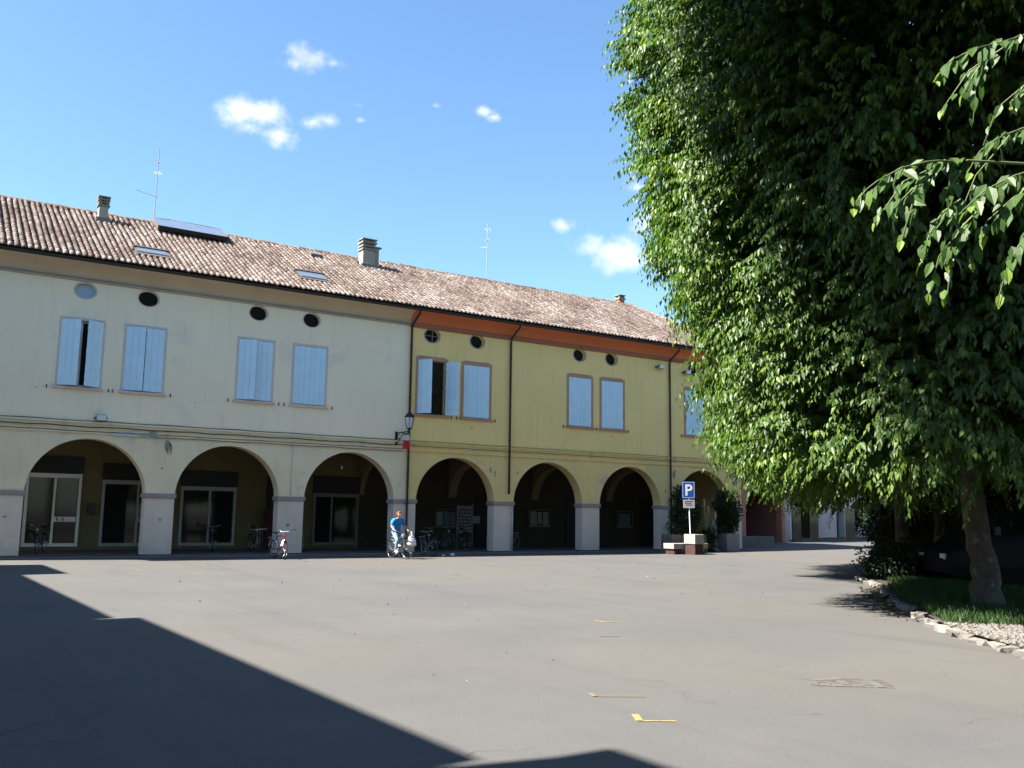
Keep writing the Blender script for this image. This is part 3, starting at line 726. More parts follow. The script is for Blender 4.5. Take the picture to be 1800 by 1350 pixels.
def on_roof(x, s, up=0): p = roof_pt(x, s, up); return p
def slope_box(name, x0, x1, s0, s1, u0, u1, m, parent, off):
    vs = [on_roof(x, s, u) for u in (u0, u1) for s in (s0, s1) for x in (x0, x1)]
    return MB().add(vs, [(0, 2, 3, 1), (4, 5, 7, 6), (0, 1, 5, 4), (2, 6, 7, 3), (0, 4, 6, 2), (1, 3, 7, 5)]).build(name, m, parent, off)
M_SKYL = mat('skylight_glass', (.10, .13, .16), rough=.04, var=0, spec=1.0)
M_SKYF = mat('skylight_frame', (.10, .085, .075), rough=.5, var=.1)
M_LEAD = mat('lead_flashing', (.16, .15, .145), rough=.5, var=.1, metal=.3)
def skylight(x0, x1, s0, s1, parent, off):
    slope_box('skylight', x0, x1, s0, s1, .02, .11, M_SKYF, parent, off)
    slope_box('skylight_pane', x0 + .08, x1 - .08, s0 + .07, s1 - .07, .112, .125, M_SKYL, parent, off)
    slope_box('skylight_hood', x0 - .03, x1 + .03, s1 - .05, s1 + .06, .03, .17, M_SKYF, parent, off)
    slope_box('skylight_apron', x0 - .05, x1 + .05, s0 - .16, s0 - .002, .03, .085, M_LEAD, parent, off)
skylight(6.2, 7.38, 1.5, 2.15, RW, OW)
skylight(12.45, 13.65, 1.62, 2.5, RW, OW)
# solar collectors: a tilted row on a frame over the tiles
M_SOLAR = mat('solar_glass', (.12, .15, .20), rough=.18, var=.1, scale=2, spec=.8)
for k in range(5):
    a = 7.66 + k * .545
    slope_box('solar_panel', a, a + .535, 5.70, 7.2, .26, .32, M_SOLAR, RW, OW)
slope_box('solar_frame', 7.63, 10.41, 5.62, 5.695, .14, .33, M_BLACK, RW, OW)
slope_box('solar_frame', 7.63, 10.41, 7.205, 7.26, .14, .33, M_CHROMEDULL, RW, OW)
slope_box('solar_frame', 7.595, 7.655, 5.70, 7.2, .14, .335, M_LEAD, RW, OW)
slope_box('solar_frame', 10.385, 10.445, 5.70, 7.2, .14, .335, M_LEAD, RW, OW)
for xx in (7.9, 9.0, 10.1): slope_box('solar_foot', xx, xx + .06, 5.9, 7.0, .04, .255, M_BLACK, RW, OW)
M_CHIM = mat('chimney_render', (.36, .31, .24), rough=.9, var=.12, scale=2, streak=.3)
M_CHCAP = mat('chimney_cap', (.25, .22, .18), rough=.9, var=.2, scale=4)
M_BRICKO = mat('orange_brick', (.40, .17, .09), rough=.9, var=.2, scale=5)
def chimney(x, y, w, d, z0, zs, zt, parent, off, m, slabs):
    MB().box(x - w / 2, x + w / 2, y - d / 2, y + d / 2, z0, zs).build('chimney', m, parent, off, bevel=.01)
    mb = MB(); h = (zt - zs)
    for k in range(slabs):
        z = zs + h * k / slabs
        g = .05 if k % 2 == 0 else .03
        mb.box(x - w / 2 - g, x + w / 2 + g, y - d / 2 - g, y + d / 2 + g, z + .001, z + h / slabs * .5)
        for sx in (-1, 1):
            for sy in (-1, 1): mb.box(x + sx * w * .38 - .05, x + sx * w * .38 + .05, y + sy * d * .38 - .05, y + sy * d * .38 + .05, z + h / slabs * .5, z + h / slabs)
        mb.box(x - w / 2 + .06, x + w / 2 - .06, y - d / 2 + .06, y + d / 2 - .06, z + h / slabs * .5, z + h / slabs)
    mb.box(x - w / 2 - .06, x + w / 2 + .06, y - d / 2 - .06, y + d / 2 + .06, zt, zt + .05)
    mb.build('chimney_cap', M_CHCAP, parent, off)
    MB().box(x - w / 2 - .1, x + w / 2 + .1, y - d / 2 - .14, y - d / 2 - .002, z0 + .12, z0 + .42).build('chimney_flashing', M_LEAD, parent, off)
chimney(5.57, 4.55, .34, .34, 12.7, 13.62, 13.98, RW, OW, M_CHIM, 3)
chimney(17.0, 4.5, .62, .5, 12.6, 13.72, 14.22, RW, OW, M_CHIM, 3)
MB().box(17.32, 17.58, 4.45, 4.75, 12.6, 13.95).build('chimney_flue', M_CHIM, RYF, OY)
MB().box(17.28, 17.70, 4.40, 4.80, 13.95, 14.0).build('chimney_flue_cap', M_CHCAP, RYF, OY)
chimney(36.05, 9.2, .4, .4, 12.3, 14.95, 15.2, RYF, OY, M_BRICKO, 1)
slope_box('roof_vent', 14.2, 14.75, 5.9, 6.25, .05, .2, M_LEAD, RW, OW)
def antenna(x, y, z0, z1, arms, parent, off):
    mb = MB(); mb.tube([(x, y, z0), (x + .03, y, z1)], .018, 6)
    for z, L, dirx, els in arms:
        d = Vector((math.cos(dirx), math.sin(dirx), .04)); n = Vector((-d.y, d.x, 0))
        a = Vector((x, y, z)) - d * L * .15; b = Vector((x, y, z)) + d * L
        mb.tube([a, b], .012, 5)
        for k in range(els):
            p = a + (b - a) * (k + .5) / els; l = .16 * (1 - .4 * k / els)
            mb.tube([p - n * l, p + n * l], .006, 4)
    mb.build('antenna', M_CHROMEDULL, parent, off)
antenna(7.72, 5.62, 13.5, 16.95, [(14.82, .95, math.pi + .35, 6), (15.9, .35, .9, 5), (16.35, .3, 2.0, 4)], RW, OW)
antenna(24.3, 5.8, 13.5, 16.75, [(16.5, .5, .8, 4), (15.9, .45, 3.4, 4), (15.5, .35, 2.2, 3)], RYF, OY)

# ------------------------------------------------------------------ pink house and pale house further on
def far_arcade(name, label, org, ang, L, arches, spring, top, m_wall, m_pil, zbase, wins):
    h = thing(name, label, 'building', (org[0], org[1], zbase), ang)
    mb = MB(); lo = 0
    for k, (xc, hw) in enumerate(arches):
        hi = L if k == len(arches) - 1 else (xc + hw + arches[k + 1][0] - arches[k + 1][1]) / 2
        arch_band(mb, xc, hw, lo, hi, spring, 4.2, 0, .5, 20); lo = hi
    mb.build('arcade_wall', m_wall, h)
    mb = MB(); wall_with_holes(mb, 0, L, 4.2, top, 0, [(w - .6, w + .6, 5.4, 7.5) for w in wins], [], .25); mb.build('upper_wall', m_wall, h)
    mb = MB(); mb.box(0, .3, .51, 9, 0, top); mb.box(L - .3, L, .51, 9, 0, top); mb.box(.3, L - .3, 8.7, 9, 0, top); mb.build('side_wall', m_wall, h)
    edges = [0] + [e for xc, hw in arches for e in (xc - hw, xc + hw)] + [L]
    for i in range(0, len(edges), 2):
        if edges[i + 1] - edges[i] > .05:
            MB().box(edges[i], edges[i + 1], .003, .497, -.3, spring - .06).build('pillar', m_pil, h)
            MB().box(edges[i] - .04, edges[i + 1] + .04, -.04, .54, spring - .06, spring + .07).build('impost', m_pil, h)
    MB().box(.31, L - .31, 3.6, 3.8, 0, 4.2).build('arcade_back_wall', M_ROOMY, h)
    MB().box(.31, L - .31, .51, 3.6, 4.21, 4.3).build('arcade_ceiling', M_ROOMY, h)
    MB().box(.31, L - .31, .35, .45, 4.4, top - .2).build('dark_room_sheet', M_DARK, h)  # near-black sheet in place of unlit rooms
    for k, (xc, hw) in enumerate(arches): MB().box(xc - .5, xc + .6, 3.52, 3.598, 0, 2.7).build('doorway', M_SIGNBOX, h)
    for w in wins:
        wn = thing_part('window', h, (w, 0, 5.4))
        for sg in (-1, 1): MB().box(min(0, sg * .595) + (.004 if sg > 0 else -.0), max(0, sg * .595) - (.004 if sg < 0 else 0), .0, .04, .01, 2.09).build('shutter', M_SHUT, wn)
        MB().box(-.72, .72, -.07, .0, -.1, -.01).build('sill', M_SURY, wn)
    mb = MB(); mb.add([(-.2, -.5, top), (L + .2, -.5, top), (L + .2, 4.5, top + 2.4), (-.2, 4.5, top + 2.4), (-.2, 9.5, top), (L + .2, 9.5, top)], [(0, 1, 2, 3), (3, 2, 5, 4), (0, 3, 4), (1, 5, 2), (0, 4, 5, 1)]); mb.build('roof', M_TILEBED, h)
    MB().sweep_x([(-.52, top - .02), (-.6, top - .12), (-.68, top - .02)], -.2, L + .2).build('gutter', M_GUT, h)
    return h
PA = R(2)
PO = (42.0, 6.9)
hp = far_arcade('pink_house', 'faded pink arcaded house with peeling corner, past the ochre house', PO, PA, 6.6, [(4.1, 1.73)], 2.1, 9.2, M_PINK, M_PINK, .05, [2.4, 5.0])
MB().box(6.1, 6.605, -.012, .0, 0, 4.1).build('peeled_corner', mat('peeled_plaster', (.46, .40, .37), var=.2, scale=4, blotch=.5, blotch_col=(.42, .22, .18), blotch_scale=4), hp)
MB().tube([(6.75, -.1, 0), (6.75, -.1, 9.2)], .06, 8).build('downpipe', M_GUT, hp)
PO2 = (50.6, 10.3)
hq = far_arcade('pale_house', 'pale grey arcaded house with light pillars at the far end of the row', PO2, R(16), 20, [(5.6, 2.1), (11.9, .8), (14.7, .75), (18.2, .9)], 2.15, 8.6, M_PALE, M_PALE, .1, [2.6, 7.4, 12.2, 16.6])
MB().box(0, .85, -.3, -.01, 0, 4.1).build('buttress', M_PALE, hq)
# street end: ochre house closing the square behind the trees
def plain_house(name, label, loc, rz, W, D, H, m_wall, wins, rise=2.6, door=None):
    h = thing(name, label, 'building', loc, rz)
    mb = MB(); rects = [(x - .55, x + .55, z, z + 1.6) for x, z in wins] + ([(door - .6, door + .6, .02, 2.4)] if door else [])
    wall_with_holes(mb, 0, W, 0, H, 0, rects, [], .22)
    mb.quad((0, 0, 0), (0, D, 0), (0, D, H), (0, 0, H)); mb.quad((W, 0, 0), (W, D, 0), (W, D, H), (W, 0, H)); mb.quad((0, D, 0), (W, D, 0), (W, D, H), (0, D, H)); mb.quad((.01, .23, 0), (W - .01, .23, 0), (W - .01, .23, H), (.01, .23, H))
    mb.build('wall', m_wall, h)
    for x, z in wins:
        wn = thing_part('window', h, (x, 0, z))
        for sg in (-1, 1): MB().box(min(0, sg * .54), max(0, sg * .54) - (.005 if sg < 0 else 0) , .03, .07, .01, 1.59).build('shutter', M_SHUTG, wn)
        MB().box(-.65, .65, -.07, 0, -.08, -.005).build('sill', M_STONE, wn)
    if door: MB().box(door - .59, door + .59, .1, .16, .02, 2.38).build('door', M_SASH, h)
    mb = MB(); mb.add([(-.3, -.45, H), (W + .3, -.45, H), (W + .3, D / 2, H + rise), (-.3, D / 2, H + rise), (-.3, D + .45, H), (W + .3, D + .45, H)], [(0, 1, 2, 3), (3, 2, 5, 4), (0, 3, 4), (1, 5, 2), (0, 4, 5, 1)]); mb.build('roof', M_TILEBED, h)
    return h
M_SHUTG = mat('green_shutter', (.05, .09, .06), rough=.7, var=.1)
plain_house('orange_house', 'orange ochre house closing the square behind the tree trunks', (72.6, 18.6, .25), R(-62), 40, 9, 8, mat('orange_plaster', (.46, .28, .13), var=.1, scale=.6, streak=.2), [(x, z) for x in range(3, 40, 4) for z in (1.2, 4.8)], door=13)
# low brick wall in front of it
M_BRICKW = mat('garden_brick', (.36, .20, .12), rough=.9, var=.2, scale=4)
lw = thing('garden_wall', 'low orange brick garden wall at the street end beneath the trees', 'wall', (62.3, 9.8, .25), R(-58))
MB().box(0, 6, 0, .25, -.1, 1.0).build('wall', M_BRICKW, lw); MB().box(-.05, 6.05, -.04, .29, 1.0, 1.08).build('coping', M_STONE, lw)

# houses on the near left, out of the picture: their eaves throw the long shadow over the asphalt
def row_x(y): return -5.2 - .021 * (y + 15)
M_ROSE = mat('rose_plaster', (.42, .30, .24), var=.1, scale=.6, streak=.2)
segs = [(-2.05, -6.6, 10.15, M_PALE, 'tall narrow corner house left of the picture, casting the shadow tip by the arcade'), (-6.6, -17.75, 8.95, M_ROSE, 'long low rose house left of the picture, casting the straight shadow edge'),
        (-17.75, -27.4, 9.36, M_YEL, 'ochre town house left of the picture, casting the shadow beyond the small step'), (-27.4, -60, 10.45, M_PALE, 'high pale palazzo left of and behind the viewpoint, casting the nearest shadow')]
for ya, yb, H, mm, lab in segs:
    h = thing('town_house', lab, 'building', (row_x((ya + yb) / 2), ya, 0), 0, 'houses along the left side of the square')
    xo = row_x((ya + yb) / 2); xa, xb = row_x(ya) - xo, row_x(yb) - xo; dy = yb - ya
    mb = MB(); wx = -.5
    mb.add([(xa + wx, 0, 0), (xb + wx, dy, 0), (xb - 9, dy, 0), (xa - 9, 0, 0), (xa + wx, 0, H), (xb + wx, dy, H), (xb - 9, dy, H), (xa - 9, 0, H)], [(0, 1, 5, 4), (1, 2, 6, 5), (2, 3, 7, 6), (3, 0, 4, 7)]); mb.build('wall', mm, h)
    mb = MB(); rise = 2.0
    mb.add([(xa, 0, H), (xb, dy, H), (xb - 4.7, dy, H + rise), (xa - 4.7, 0, H + rise), (xa - 9.4, 0, H), (xb - 9.4, dy, H)], [(0, 1, 2, 3), (3, 2, 5, 4), (0, 3, 4), (1, 5, 2), (0, 4, 5, 1)]); mb.build('roof', M_TILEBED, h)
    n = max(1, int(abs(dy) / 3.6))
    for i in range(n):
        t = (i + .5) / n
        for z in (1.0, 4.6):
            x = xa + (xb - xa) * t + wx; y = dy * t
            wn = thing_part('window', h, (x, y, z)); MB().box(-.1, .02, -.55, .55, 0, 1.8).build('shutter', M_SHUTG, wn); MB().box(-.05, .08, -.65, .65, -.08, -.003).build('sill', M_STONE, wn)

# ------------------------------------------------------------------ lamps, flag and floodlights on the walls
M_LGLASS = mat('lantern_glass', (.62, .62, .60), rough=.25, var=.05, spec=.6)
lan = thing('wall_lantern', 'black iron wall lantern with frosted glass on the joint of cream and ochre houses', 'lantern', (16.62, 0, 4.85))
mb = MB(); mb.box(-.05, .05, -.03, 0, -.42, .12); mb.build('wall_plate', M_BLACK, lan)
mb = MB(); mb.tube([(0, -.03, .05), (.05, -.5, .06), (.08, -1.02, .07)], .022, 6); mb.tube([(0, -.03, -.36), (.02, -.2, -.30), (.05, -.45, -.05), (.05, -.5, .05)], .018, 6)
mb.tube([(.02 + .0 * t, -.22 - .1 * math.cos(t), -.09 + .1 * math.sin(t)) for t in np.linspace(0, 5.5, 14)], .012, 5); mb.build('bracket', M_BLACK, lan)
mb = MB(); n = 6
def hexring(r, z): return [(.08 + r * math.cos(2 * math.pi * i / n), -1.02 + r * math.sin(2 * math.pi * i / n), z) for i in range(n)]
def hexband(mb, rings):
    vs = [p for r, z in rings for p in hexring(r, z)]
    mb.add(vs, [(k * n + i, k * n + (i + 1) % n, (k + 1) * n + (i + 1) % n, (k + 1) * n + i) for k in range(len(rings) - 1) for i in range(n)])
hexband(mb, [(.10, .20), (.19, .62)]); mb.build('glass', M_LGLASS, lan)
mb = MB(); hexband(mb, [(.03, .06), (.05, .14), (.12, .17), (.115, .20)]); hexband(mb, [(.22, .62), (.23, .65), (.12, .78), (.05, .84), (.05, .88), (.02, .95), (0.001, .98)])
for i in range(n):
    a, b = hexring(.117, .19)[i], hexring(.20, .63)[i]; mb.tube([a, b], .011, 4)
mb.build('cage', M_BLACK, lan)
fl = thing('pennant', 'white and red cloth pennant hanging below the wall lantern bracket', 'flag', (16.78, -.62, 4.88))
def cloth(z0, z1, m, nm):
    mb = MB(); nx, nz = 6, 6
    mb.v = [(-.15 + .3 * i / nx, .04 * math.sin(i * 1.3 + z * 6), z) for z in [z0 + (z1 - z0) * k / nz for k in range(nz + 1)] for i in range(nx + 1)]
    mb.f = [(k * (nx + 1) + i, k * (nx + 1) + i + 1, (k + 1) * (nx + 1) + i + 1, (k + 1) * (nx + 1) + i) for k in range(nz) for i in range(nx)]
    mb.build(nm, m, fl, smooth=True)
cloth(-.08, -.30, mat('flag_white', (.62, .62, .66), var=.04), 'white_band'); cloth(-.30, -.66, mat('flag_red', (.50, .035, .04), var=.05), 'red_band'); cloth(.0, -.08, mat('flag_green', (.05, .22, .08), var=.05), 'green_band')
def floodlight(loc, label, tilt, m):
    f = thing('floodlight', label, 'floodlight', loc, 0, 'floodlights on the house fronts')
    mb = MB(); mb.box(-.17, .17, -.30, -.12, -.11, .11); mb.build('housing', m, f, bevel=.03)
    MB().box(-.14, .14, -.312, -.303, -.085, .085).build('glass', M_LGLASS, f)
    mb = MB(); mb.box(-.21, -.185, -.23, -.0, -.02, .02); mb.box(.185, .21, -.23, -.0, -.02, .02); mb.box(-.21, .21, -.02, .0, -.025, .025); mb.build('yoke', M_BLACK, f)
M_FLOODB = mat('grey_blue_metal', (.26, .31, .34), rough=.5, var=.06)
floodlight((5.35, 0, 4.74), 'grey floodlight on the string course above the first arch', 0, M_FLOODB)
floodlight((30.9, 0, 9.05), 'boxy floodlight left of the third downpipe under the rust cove', 0, M_CHROMEDULL)
floodlight((32.7, 0, 8.95), 'floodlight right of the third downpipe, half hidden by leaves', 0, M_CHROMEDULL)

# ------------------------------------------------------------------ bicycles
def paint(name, col): return mat(name, col, rough=.35, var=.03, spec=.5)
def bicycle(label, loc, rz, col, lean=0.0, steer=0.0, guard=None, carrier=None, name='bicycle', bars=M_CHROME):
    b = thing(name, label, 'bicycle', loc, rz, 'bicycles by the arcade')
    b.rotation_euler = (lean, 0, rz)
    Rw = .335; rear = Vector((-.50, 0, Rw)); frontc = Vector((.55, 0, Rw))
    bb = Vector((-.06, 0, .28)); seat = Vector((-.22, 0, .78)); head0 = Vector((.36, 0, .62)); head1 = Vector((.32, 0, .82))
    mb = MB()
    for a, c, r in ((bb, seat, .017), (bb, head0, .02), (seat, head1, .017), (bb, rear + Vector((0, .06, 0)), .011), (bb, rear - Vector((0, .06, 0)), .011), (seat, rear + Vector((0, .06, 0)), .009), (seat, rear - Vector((0, .06, 0)), .009), (head0, head1, .022)): mb.tube([a, c], r, 6)
    mb.build('frame', col, b)
    mb = MB(); mb.tube([seat, seat + Vector((-.03, 0, .12))], .013, 6); mb.add([(-.40, -.09, .92), (-.40, .09, .92), (-.26, .07, .93), (-.10, .02, .92), (-.10, -.02, .92), (-.26, -.07, .93), (-.36, -.05, .87), (-.36, .05, .87), (-.14, 0, .885)], [(0, 1, 2, 5), (5, 2, 3, 4), (0, 6, 7, 1), (1, 7, 8, 2), (0, 5, 8, 6), (6, 8, 7), (2, 8, 3), (4, 8, 5), (3, 8, 4)]); mb.build('saddle', M_BLACK, b)
    def wheel(c, par):
        w = thing_part('wheel', b, par)
        MB().torus((0, 0, 0), (0, 1, 0), Rw - .018, .018, 28, 6).build('tyre', M_RUBBER, w, smooth=True)
        mb = MB(); mb.torus((0, 0, 0), (0, 1, 0), Rw - .042, .011, 28, 5); mb.tube([(0, -.045, 0), (0, .045, 0)], .018, 6)
        for k in range(14):
            t = 2 * math.pi * k / 14; mb.tube([(0, .03 * (-1) ** k, 0), ((Rw - .045) * math.cos(t), 0, (Rw - .045) * math.sin(t))], .0022, 3, False)
        mb.build('rim', M_CHROME, w, smooth=True); return w
    wheel(rear, rear)
    wf = wheel(frontc, frontc); wf.rotation_euler = (0, 0, steer)
    if steer:
        piv = Vector((.40, 0, 0)); d = Vector((frontc.x - piv.x, 0, 0)); wf.location = (piv.x + d.x * math.cos(steer), d.x * math.sin(steer), Rw)
    st = thing_part('steering', b, (.40, 0, 0)); st.rotation_euler = (0, 0, steer)
    mb = MB()
    for sy in (-1, 1): mb.tube([(.15, sy * .055, Rw), (.02, sy * .05, .60), (-.03, 0, .63)], .012, 6)
    mb.tube([(-.03, 0, .62), (-.10, 0, .93)], .014, 6); mb.build('fork', col, st)
    mb = MB(); mb.tube([(-.30, -.29, .97), (-.16, -.25, 1.0), (-.06, -.12, .95), (-.06, .12, .95), (-.16, .25, 1.0), (-.30, .29, .97)], .013, 6); mb.build('handlebar', bars, st)
    for sy in (-1, 1): MB().tube([(-.20, sy * .262, .992), (-.33, sy * .30, .962)], .019, 6).build('grip', M_BLACK, st)
    MB().lathe([(.001, .0), (.045, .01), (.05, .06), (.001, .09)], (.0, 0, .78), 8).build('headlamp', bars, st)
    gm = guard or col
    for nm, par, cx, a0, a1 in (('mudguard', b, rear.x, .2, 2.9), ('mudguard', st, .15, .55, 2.75)):
        mb = MB(); k = 12
        for i in range(k + 1):
            t = a0 + (a1 - a0) * i / k
            mb.v += [(cx + (Rw + .025) * math.cos(t), y, Rw + (Rw + .025) * math.sin(t) - (.012 if abs(y) > .02 else 0)) for y in (-.032, 0, .032)]
        mb.f = [(i * 3 + j, i * 3 + j + 1, (i + 1) * 3 + j + 1, (i + 1) * 3 + j) for i in range(k) for j in range(2)]
        mb.build(nm, gm, par, smooth=True)
    mb = MB(); mb.tube([bb + Vector((0, -.06, 0)), bb + Vector((0, .06, 0))], .02, 6); mb.tube([bb + Vector((0, -.06, 0)), bb + Vector((.13, -.07, -.10))], .01, 5); mb.tube([bb + Vector((0, .06, 0)), bb + Vector((-.13, .07, .10))], .01, 5)
    mb.torus(bb + Vector((0, -.05, 0)), (0, 1, 0), .085, .006, 18, 4); mb.box(.07, .13, -.17, -.075, .165, .19); mb.box(-.25, -.19, .075, .17, .37, .395); mb.build('crank', M_CHROMEDULL, b)
    if carrier == 'rear':
        mb = MB(); mb.box(-.75, -.36, -.07, -.05, .73, .745); mb.box(-.75, -.36, .05, .07, .73, .745)
        for x in (-.74, -.6, -.45): mb.box(x, x + .02, -.05, .05, .73, .745)
        mb.tube([(-.7, .06, .73), (-.5, .06, .33)], .007, 4); mb.tube([(-.7, -.06, .73), (-.5, -.06, .33)], .007, 4); mb.build('carrier', M_CHROMEDULL, b)
    if carrier == 'front':
        mb = MB(); mb.box(-.02, .42, -.24, .24, .86, .885); mb.tube([(.2, .05, .86), (.16, .06, .35)], .01, 5); mb.tube([(.2, -.05, .86), (.16, -.06, .35)], .01, 5); mb.build('carrier', M_PALEWOOD, st)
        mb = MB(); mb.box(-.02, .42, -.24, -.225, .885, 1.05); mb.box(-.02, .42, .225, .24, .885, 1.05); mb.build('tray_side', M_BLACK, st)
    if carrier == 'basket':
        mb = MB(); z0, z1 = .72, .95
        for k in range(5):
            z = z0 + (z1 - z0) * k / 4; q = .03 * k / 4
            mb.tube([(.02 - q, -.15 - q, z), (.30 + q, -.15 - q, z), (.30 + q, .15 + q, z), (.02 - q, .15 + q, z), (.02 - q, -.15 - q, z)], .005, 4)
        for k in range(7):
            y = -.15 + .05 * k; mb.tube([(.30, y, z0), (.33, y * 1.2, z1)], .004, 4); mb.tube([(.02, y, z0), (-.01, y * 1.2, z1)], .004, 4)
        mb.build('basket', M_BLACK, st)
    MB().tube([(-.1, .03, .27), (-.16, .16, .01)], .009, 5).build('kickstand', M_CHROMEDULL, b)
    return b
M_PALEWOOD = mat('pale_wood', (.42, .38, .30), rough=.7, var=.1)
BK, BKB, BKG = paint('black_paint', (.012, .012, .014)), paint('blue_paint', (.05, .09, .14)), paint('green_paint', (.02, .05, .045))
HEAD_CAM = -math.pi / 2 - .35
bicycle('dark bicycle facing outward in the first arch beside the glazed door', (4.05, 1.9, FLOOR), HEAD_CAM, BK, .06, .1)
bicycle('black bicycle with curved chrome handlebars in the second arch', (9.85, 1.5, FLOOR), HEAD_CAM + .1, BK, .05, -.05, carrier='basket')
bicycle('delivery bicycle with a flat pale front tray at the right of the second arch', (11.35, 1.2, FLOOR), HEAD_CAM + .3, BK, .05, .12, carrier='front')
bicycle('red and white bicycle with white mudguards leaning at the third pillar', (11.2, -2.3, 0), R(-82), paint('red_paint', (.22, .015, .03)), .10, -.75, guard=paint('white_paint', (.75, .75, .73)), carrier='rear')
bicycle('dark bicycle parked right of the rider by the joint pillar', (17.45, -1.45, 0), R(-100), BKG, .10, .35, carrier='rear')
bicycle('leftmost bicycle of the three under the first notice board', (19.05, 1.3, FLOOR), R(-105), BK, .08, .2)
bicycle('teal bicycle in the middle of the three under the first notice board', (19.75, 1.35, FLOOR), R(-100), BKG, -.06, .3)
bicycle('dark bicycle in front of the poster stand with a shiny lamp', (20.75, 1.2, FLOOR), R(-98), BK, .09, -.2, carrier='rear')
bicycle('blue bicycle with rear wheel showing past the fifth pillar', (22.95, 1.6, FLOOR), R(172), BKB, .05, 0, guard=BKB, carrier='rear')

# ------------------------------------------------------------------ the rider
def skin_body(name, joints, edges, material, parent, root=0, sub=2):
    me = bpy.data.meshes.new(name); me.from_pydata([j[0] for j in joints], edges, [])
    o = bpy.data.objects.new(name, me); COL.objects.link(o)
    sk = o.modifiers.new('skin', 'SKIN'); sk.use_smooth_shade = True
    ss = o.modifiers.new('sub', 'SUBSURF'); ss.levels = sub; ss.render_levels = sub
    for i, j in enumerate(joints):
        r = j[1]; me.skin_vertices[0].data[i].radius = (r, r) if not isinstance(r, tuple) else r
        me.skin_vertices[0].data[i].use_root = (i == root)
    dg = bpy.context.evaluated_depsgraph_get(); dg.update()
    nm = bpy.data.meshes.new_from_object(o.evaluated_get(dg)); nm.name = name
    o.modifiers.clear(); o.data = nm; nm.materials.clear(); nm.materials.append(material)
    nm.polygons.foreach_set('use_smooth', [True] * len(nm.polygons))
    o.parent = parent; return o
RIDE_LOC, RIDE_RZ = (15.25, -3.35, 0), R(-84)
rb = bicycle('dark grey bicycle ridden out from the arcade by the person in blue', RIDE_LOC, RIDE_RZ, paint('silver_paint', (.10, .10, .11)), 0, .12, guard=paint('grey_guard', (.16, .16, .17)), carrier='basket')
pe = thing('person', 'person in a bright blue shirt and light jeans riding a bicycle', 'person', RIDE_LOC, RIDE_RZ)
M_SKIN = mat('skin', (.40, .22, .15), rough=.6, var=.03)
M_SHIRT = mat('blue_shirt', (.016, .20, .50), rough=.8, var=.12, scale=9)
M_JEAN = mat('light_jeans', (.17, .25, .38), rough=.9, var=.12, scale=8)
M_HAIR = mat('auburn_hair', (.20, .075, .03), rough=.55, var=.25, scale=25)
hip = Vector((-.23, 0, .99)); wst = Vector((-.20, 0, 1.12)); chest = Vector((-.13, 0, 1.30)); nck = Vector((-.08, 0, 1.46)); hd = Vector((-.03, 0, 1.58)); 
def arm(s, hand): 
    sh = Vector((-.12, .175 * s, 1.40)); el = Vector((-.07, .30 * s, 1.17)); return sh, el, hand
hL = Vector((.105, .315, 1.005)); hR = Vector((.13, -.27, 1.005))
J = [(hip, (.155, .135)), (wst, (.14, .12)), (chest, (.16, .12)), (Vector((-.10, 0, 1.40)), (.08, .07)), (nck, .052), (hd, (.078, .085)), (Vector((-.02, 0, 1.68)), (.062, .07))]
E_ = [(0, 1), (1, 2), (2, 3), (3, 4), (4, 5), (5, 6)]
for s, hh in ((1, hL), (-1, hR)):
    sh, el, hd_ = arm(s, hh); k = len(J)
    J += [(Vector((-.115, .145 * s, 1.385)), .036), (el, .038), (el.lerp(hd_, .75), .030), (hd_, .030)]; E_ += [(3, k), (k, k + 1), (k + 1, k + 2), (k + 2, k + 3)]
footR = Vector((.06, -.13, .23)); footL = Vector((-.20, .13, .43))
knR = Vector((.10, -.13, .66)); knL = Vector((.16, .14, .82))
for s, kn, ft in ((-1, knR, footR), (1, knL, footL)):
    k = len(J); an = ft + Vector((-.05, 0, .08))
    J += [(Vector((-.20, .09 * s, .94)), .085), (kn, .058), (kn.lerp(an, .4), .05), (an, .034), (ft + Vector((.06, 0, .03)), .032)]; E_ += [(0, k), (k, k + 1), (k + 1, k + 2), (k + 2, k + 3), (k + 3, k + 4)]
body = skin_body('body', J, E_, M_SKIN, pe)
sj = [(hip + Vector((0, 0, -.03)), (.18, .16)), (wst, (.172, .15)), (chest, (.185, .145)), (Vector((-.105, 0, 1.40)), (.125, .11)), (Vector((-.09, 0, 1.445)), .075)]
se = [(0, 1), (1, 2), (2, 3), (3, 4)]
for s, hh in ((1, hL), (-1, hR)):
    sh, el, _ = arm(s, hh); k = len(sj); sj += [(sh, .096), (sh.lerp(el, .85), .074)]; se += [(3, k), (k, k + 1)]
skin_body('shirt', sj, se, M_SHIRT, pe)
tj = [(hip + Vector((.0, 0, -.0)), (.172, .15))]; te = []
for s, kn, ft in ((-1, knR, footR), (1, knL, footL)):
    k = len(tj); an = ft + Vector((-.05, 0, .11)); tj += [(Vector((-.19, .09 * s, .93)), .105), (kn, .072), (kn.lerp(an, .45), .064), (an, .052)]; te += [(0, k), (k, k + 1), (k + 1, k + 2), (k + 2, k + 3)]
skin_body('jeans', tj, te, M_JEAN, pe)
M_SHOE = mat('white_shoe', (.6, .58, .56), rough=.6, var=.05)
for ft in (footR, footL):
    skin_body('shoe', [(ft + Vector((-.09, 0, .03)), .04), (ft + Vector((.02, 0, .03)), .044), (ft + Vector((.13, 0, .015)), .036)], [(0, 1), (1, 2)], M_SHOE, pe)
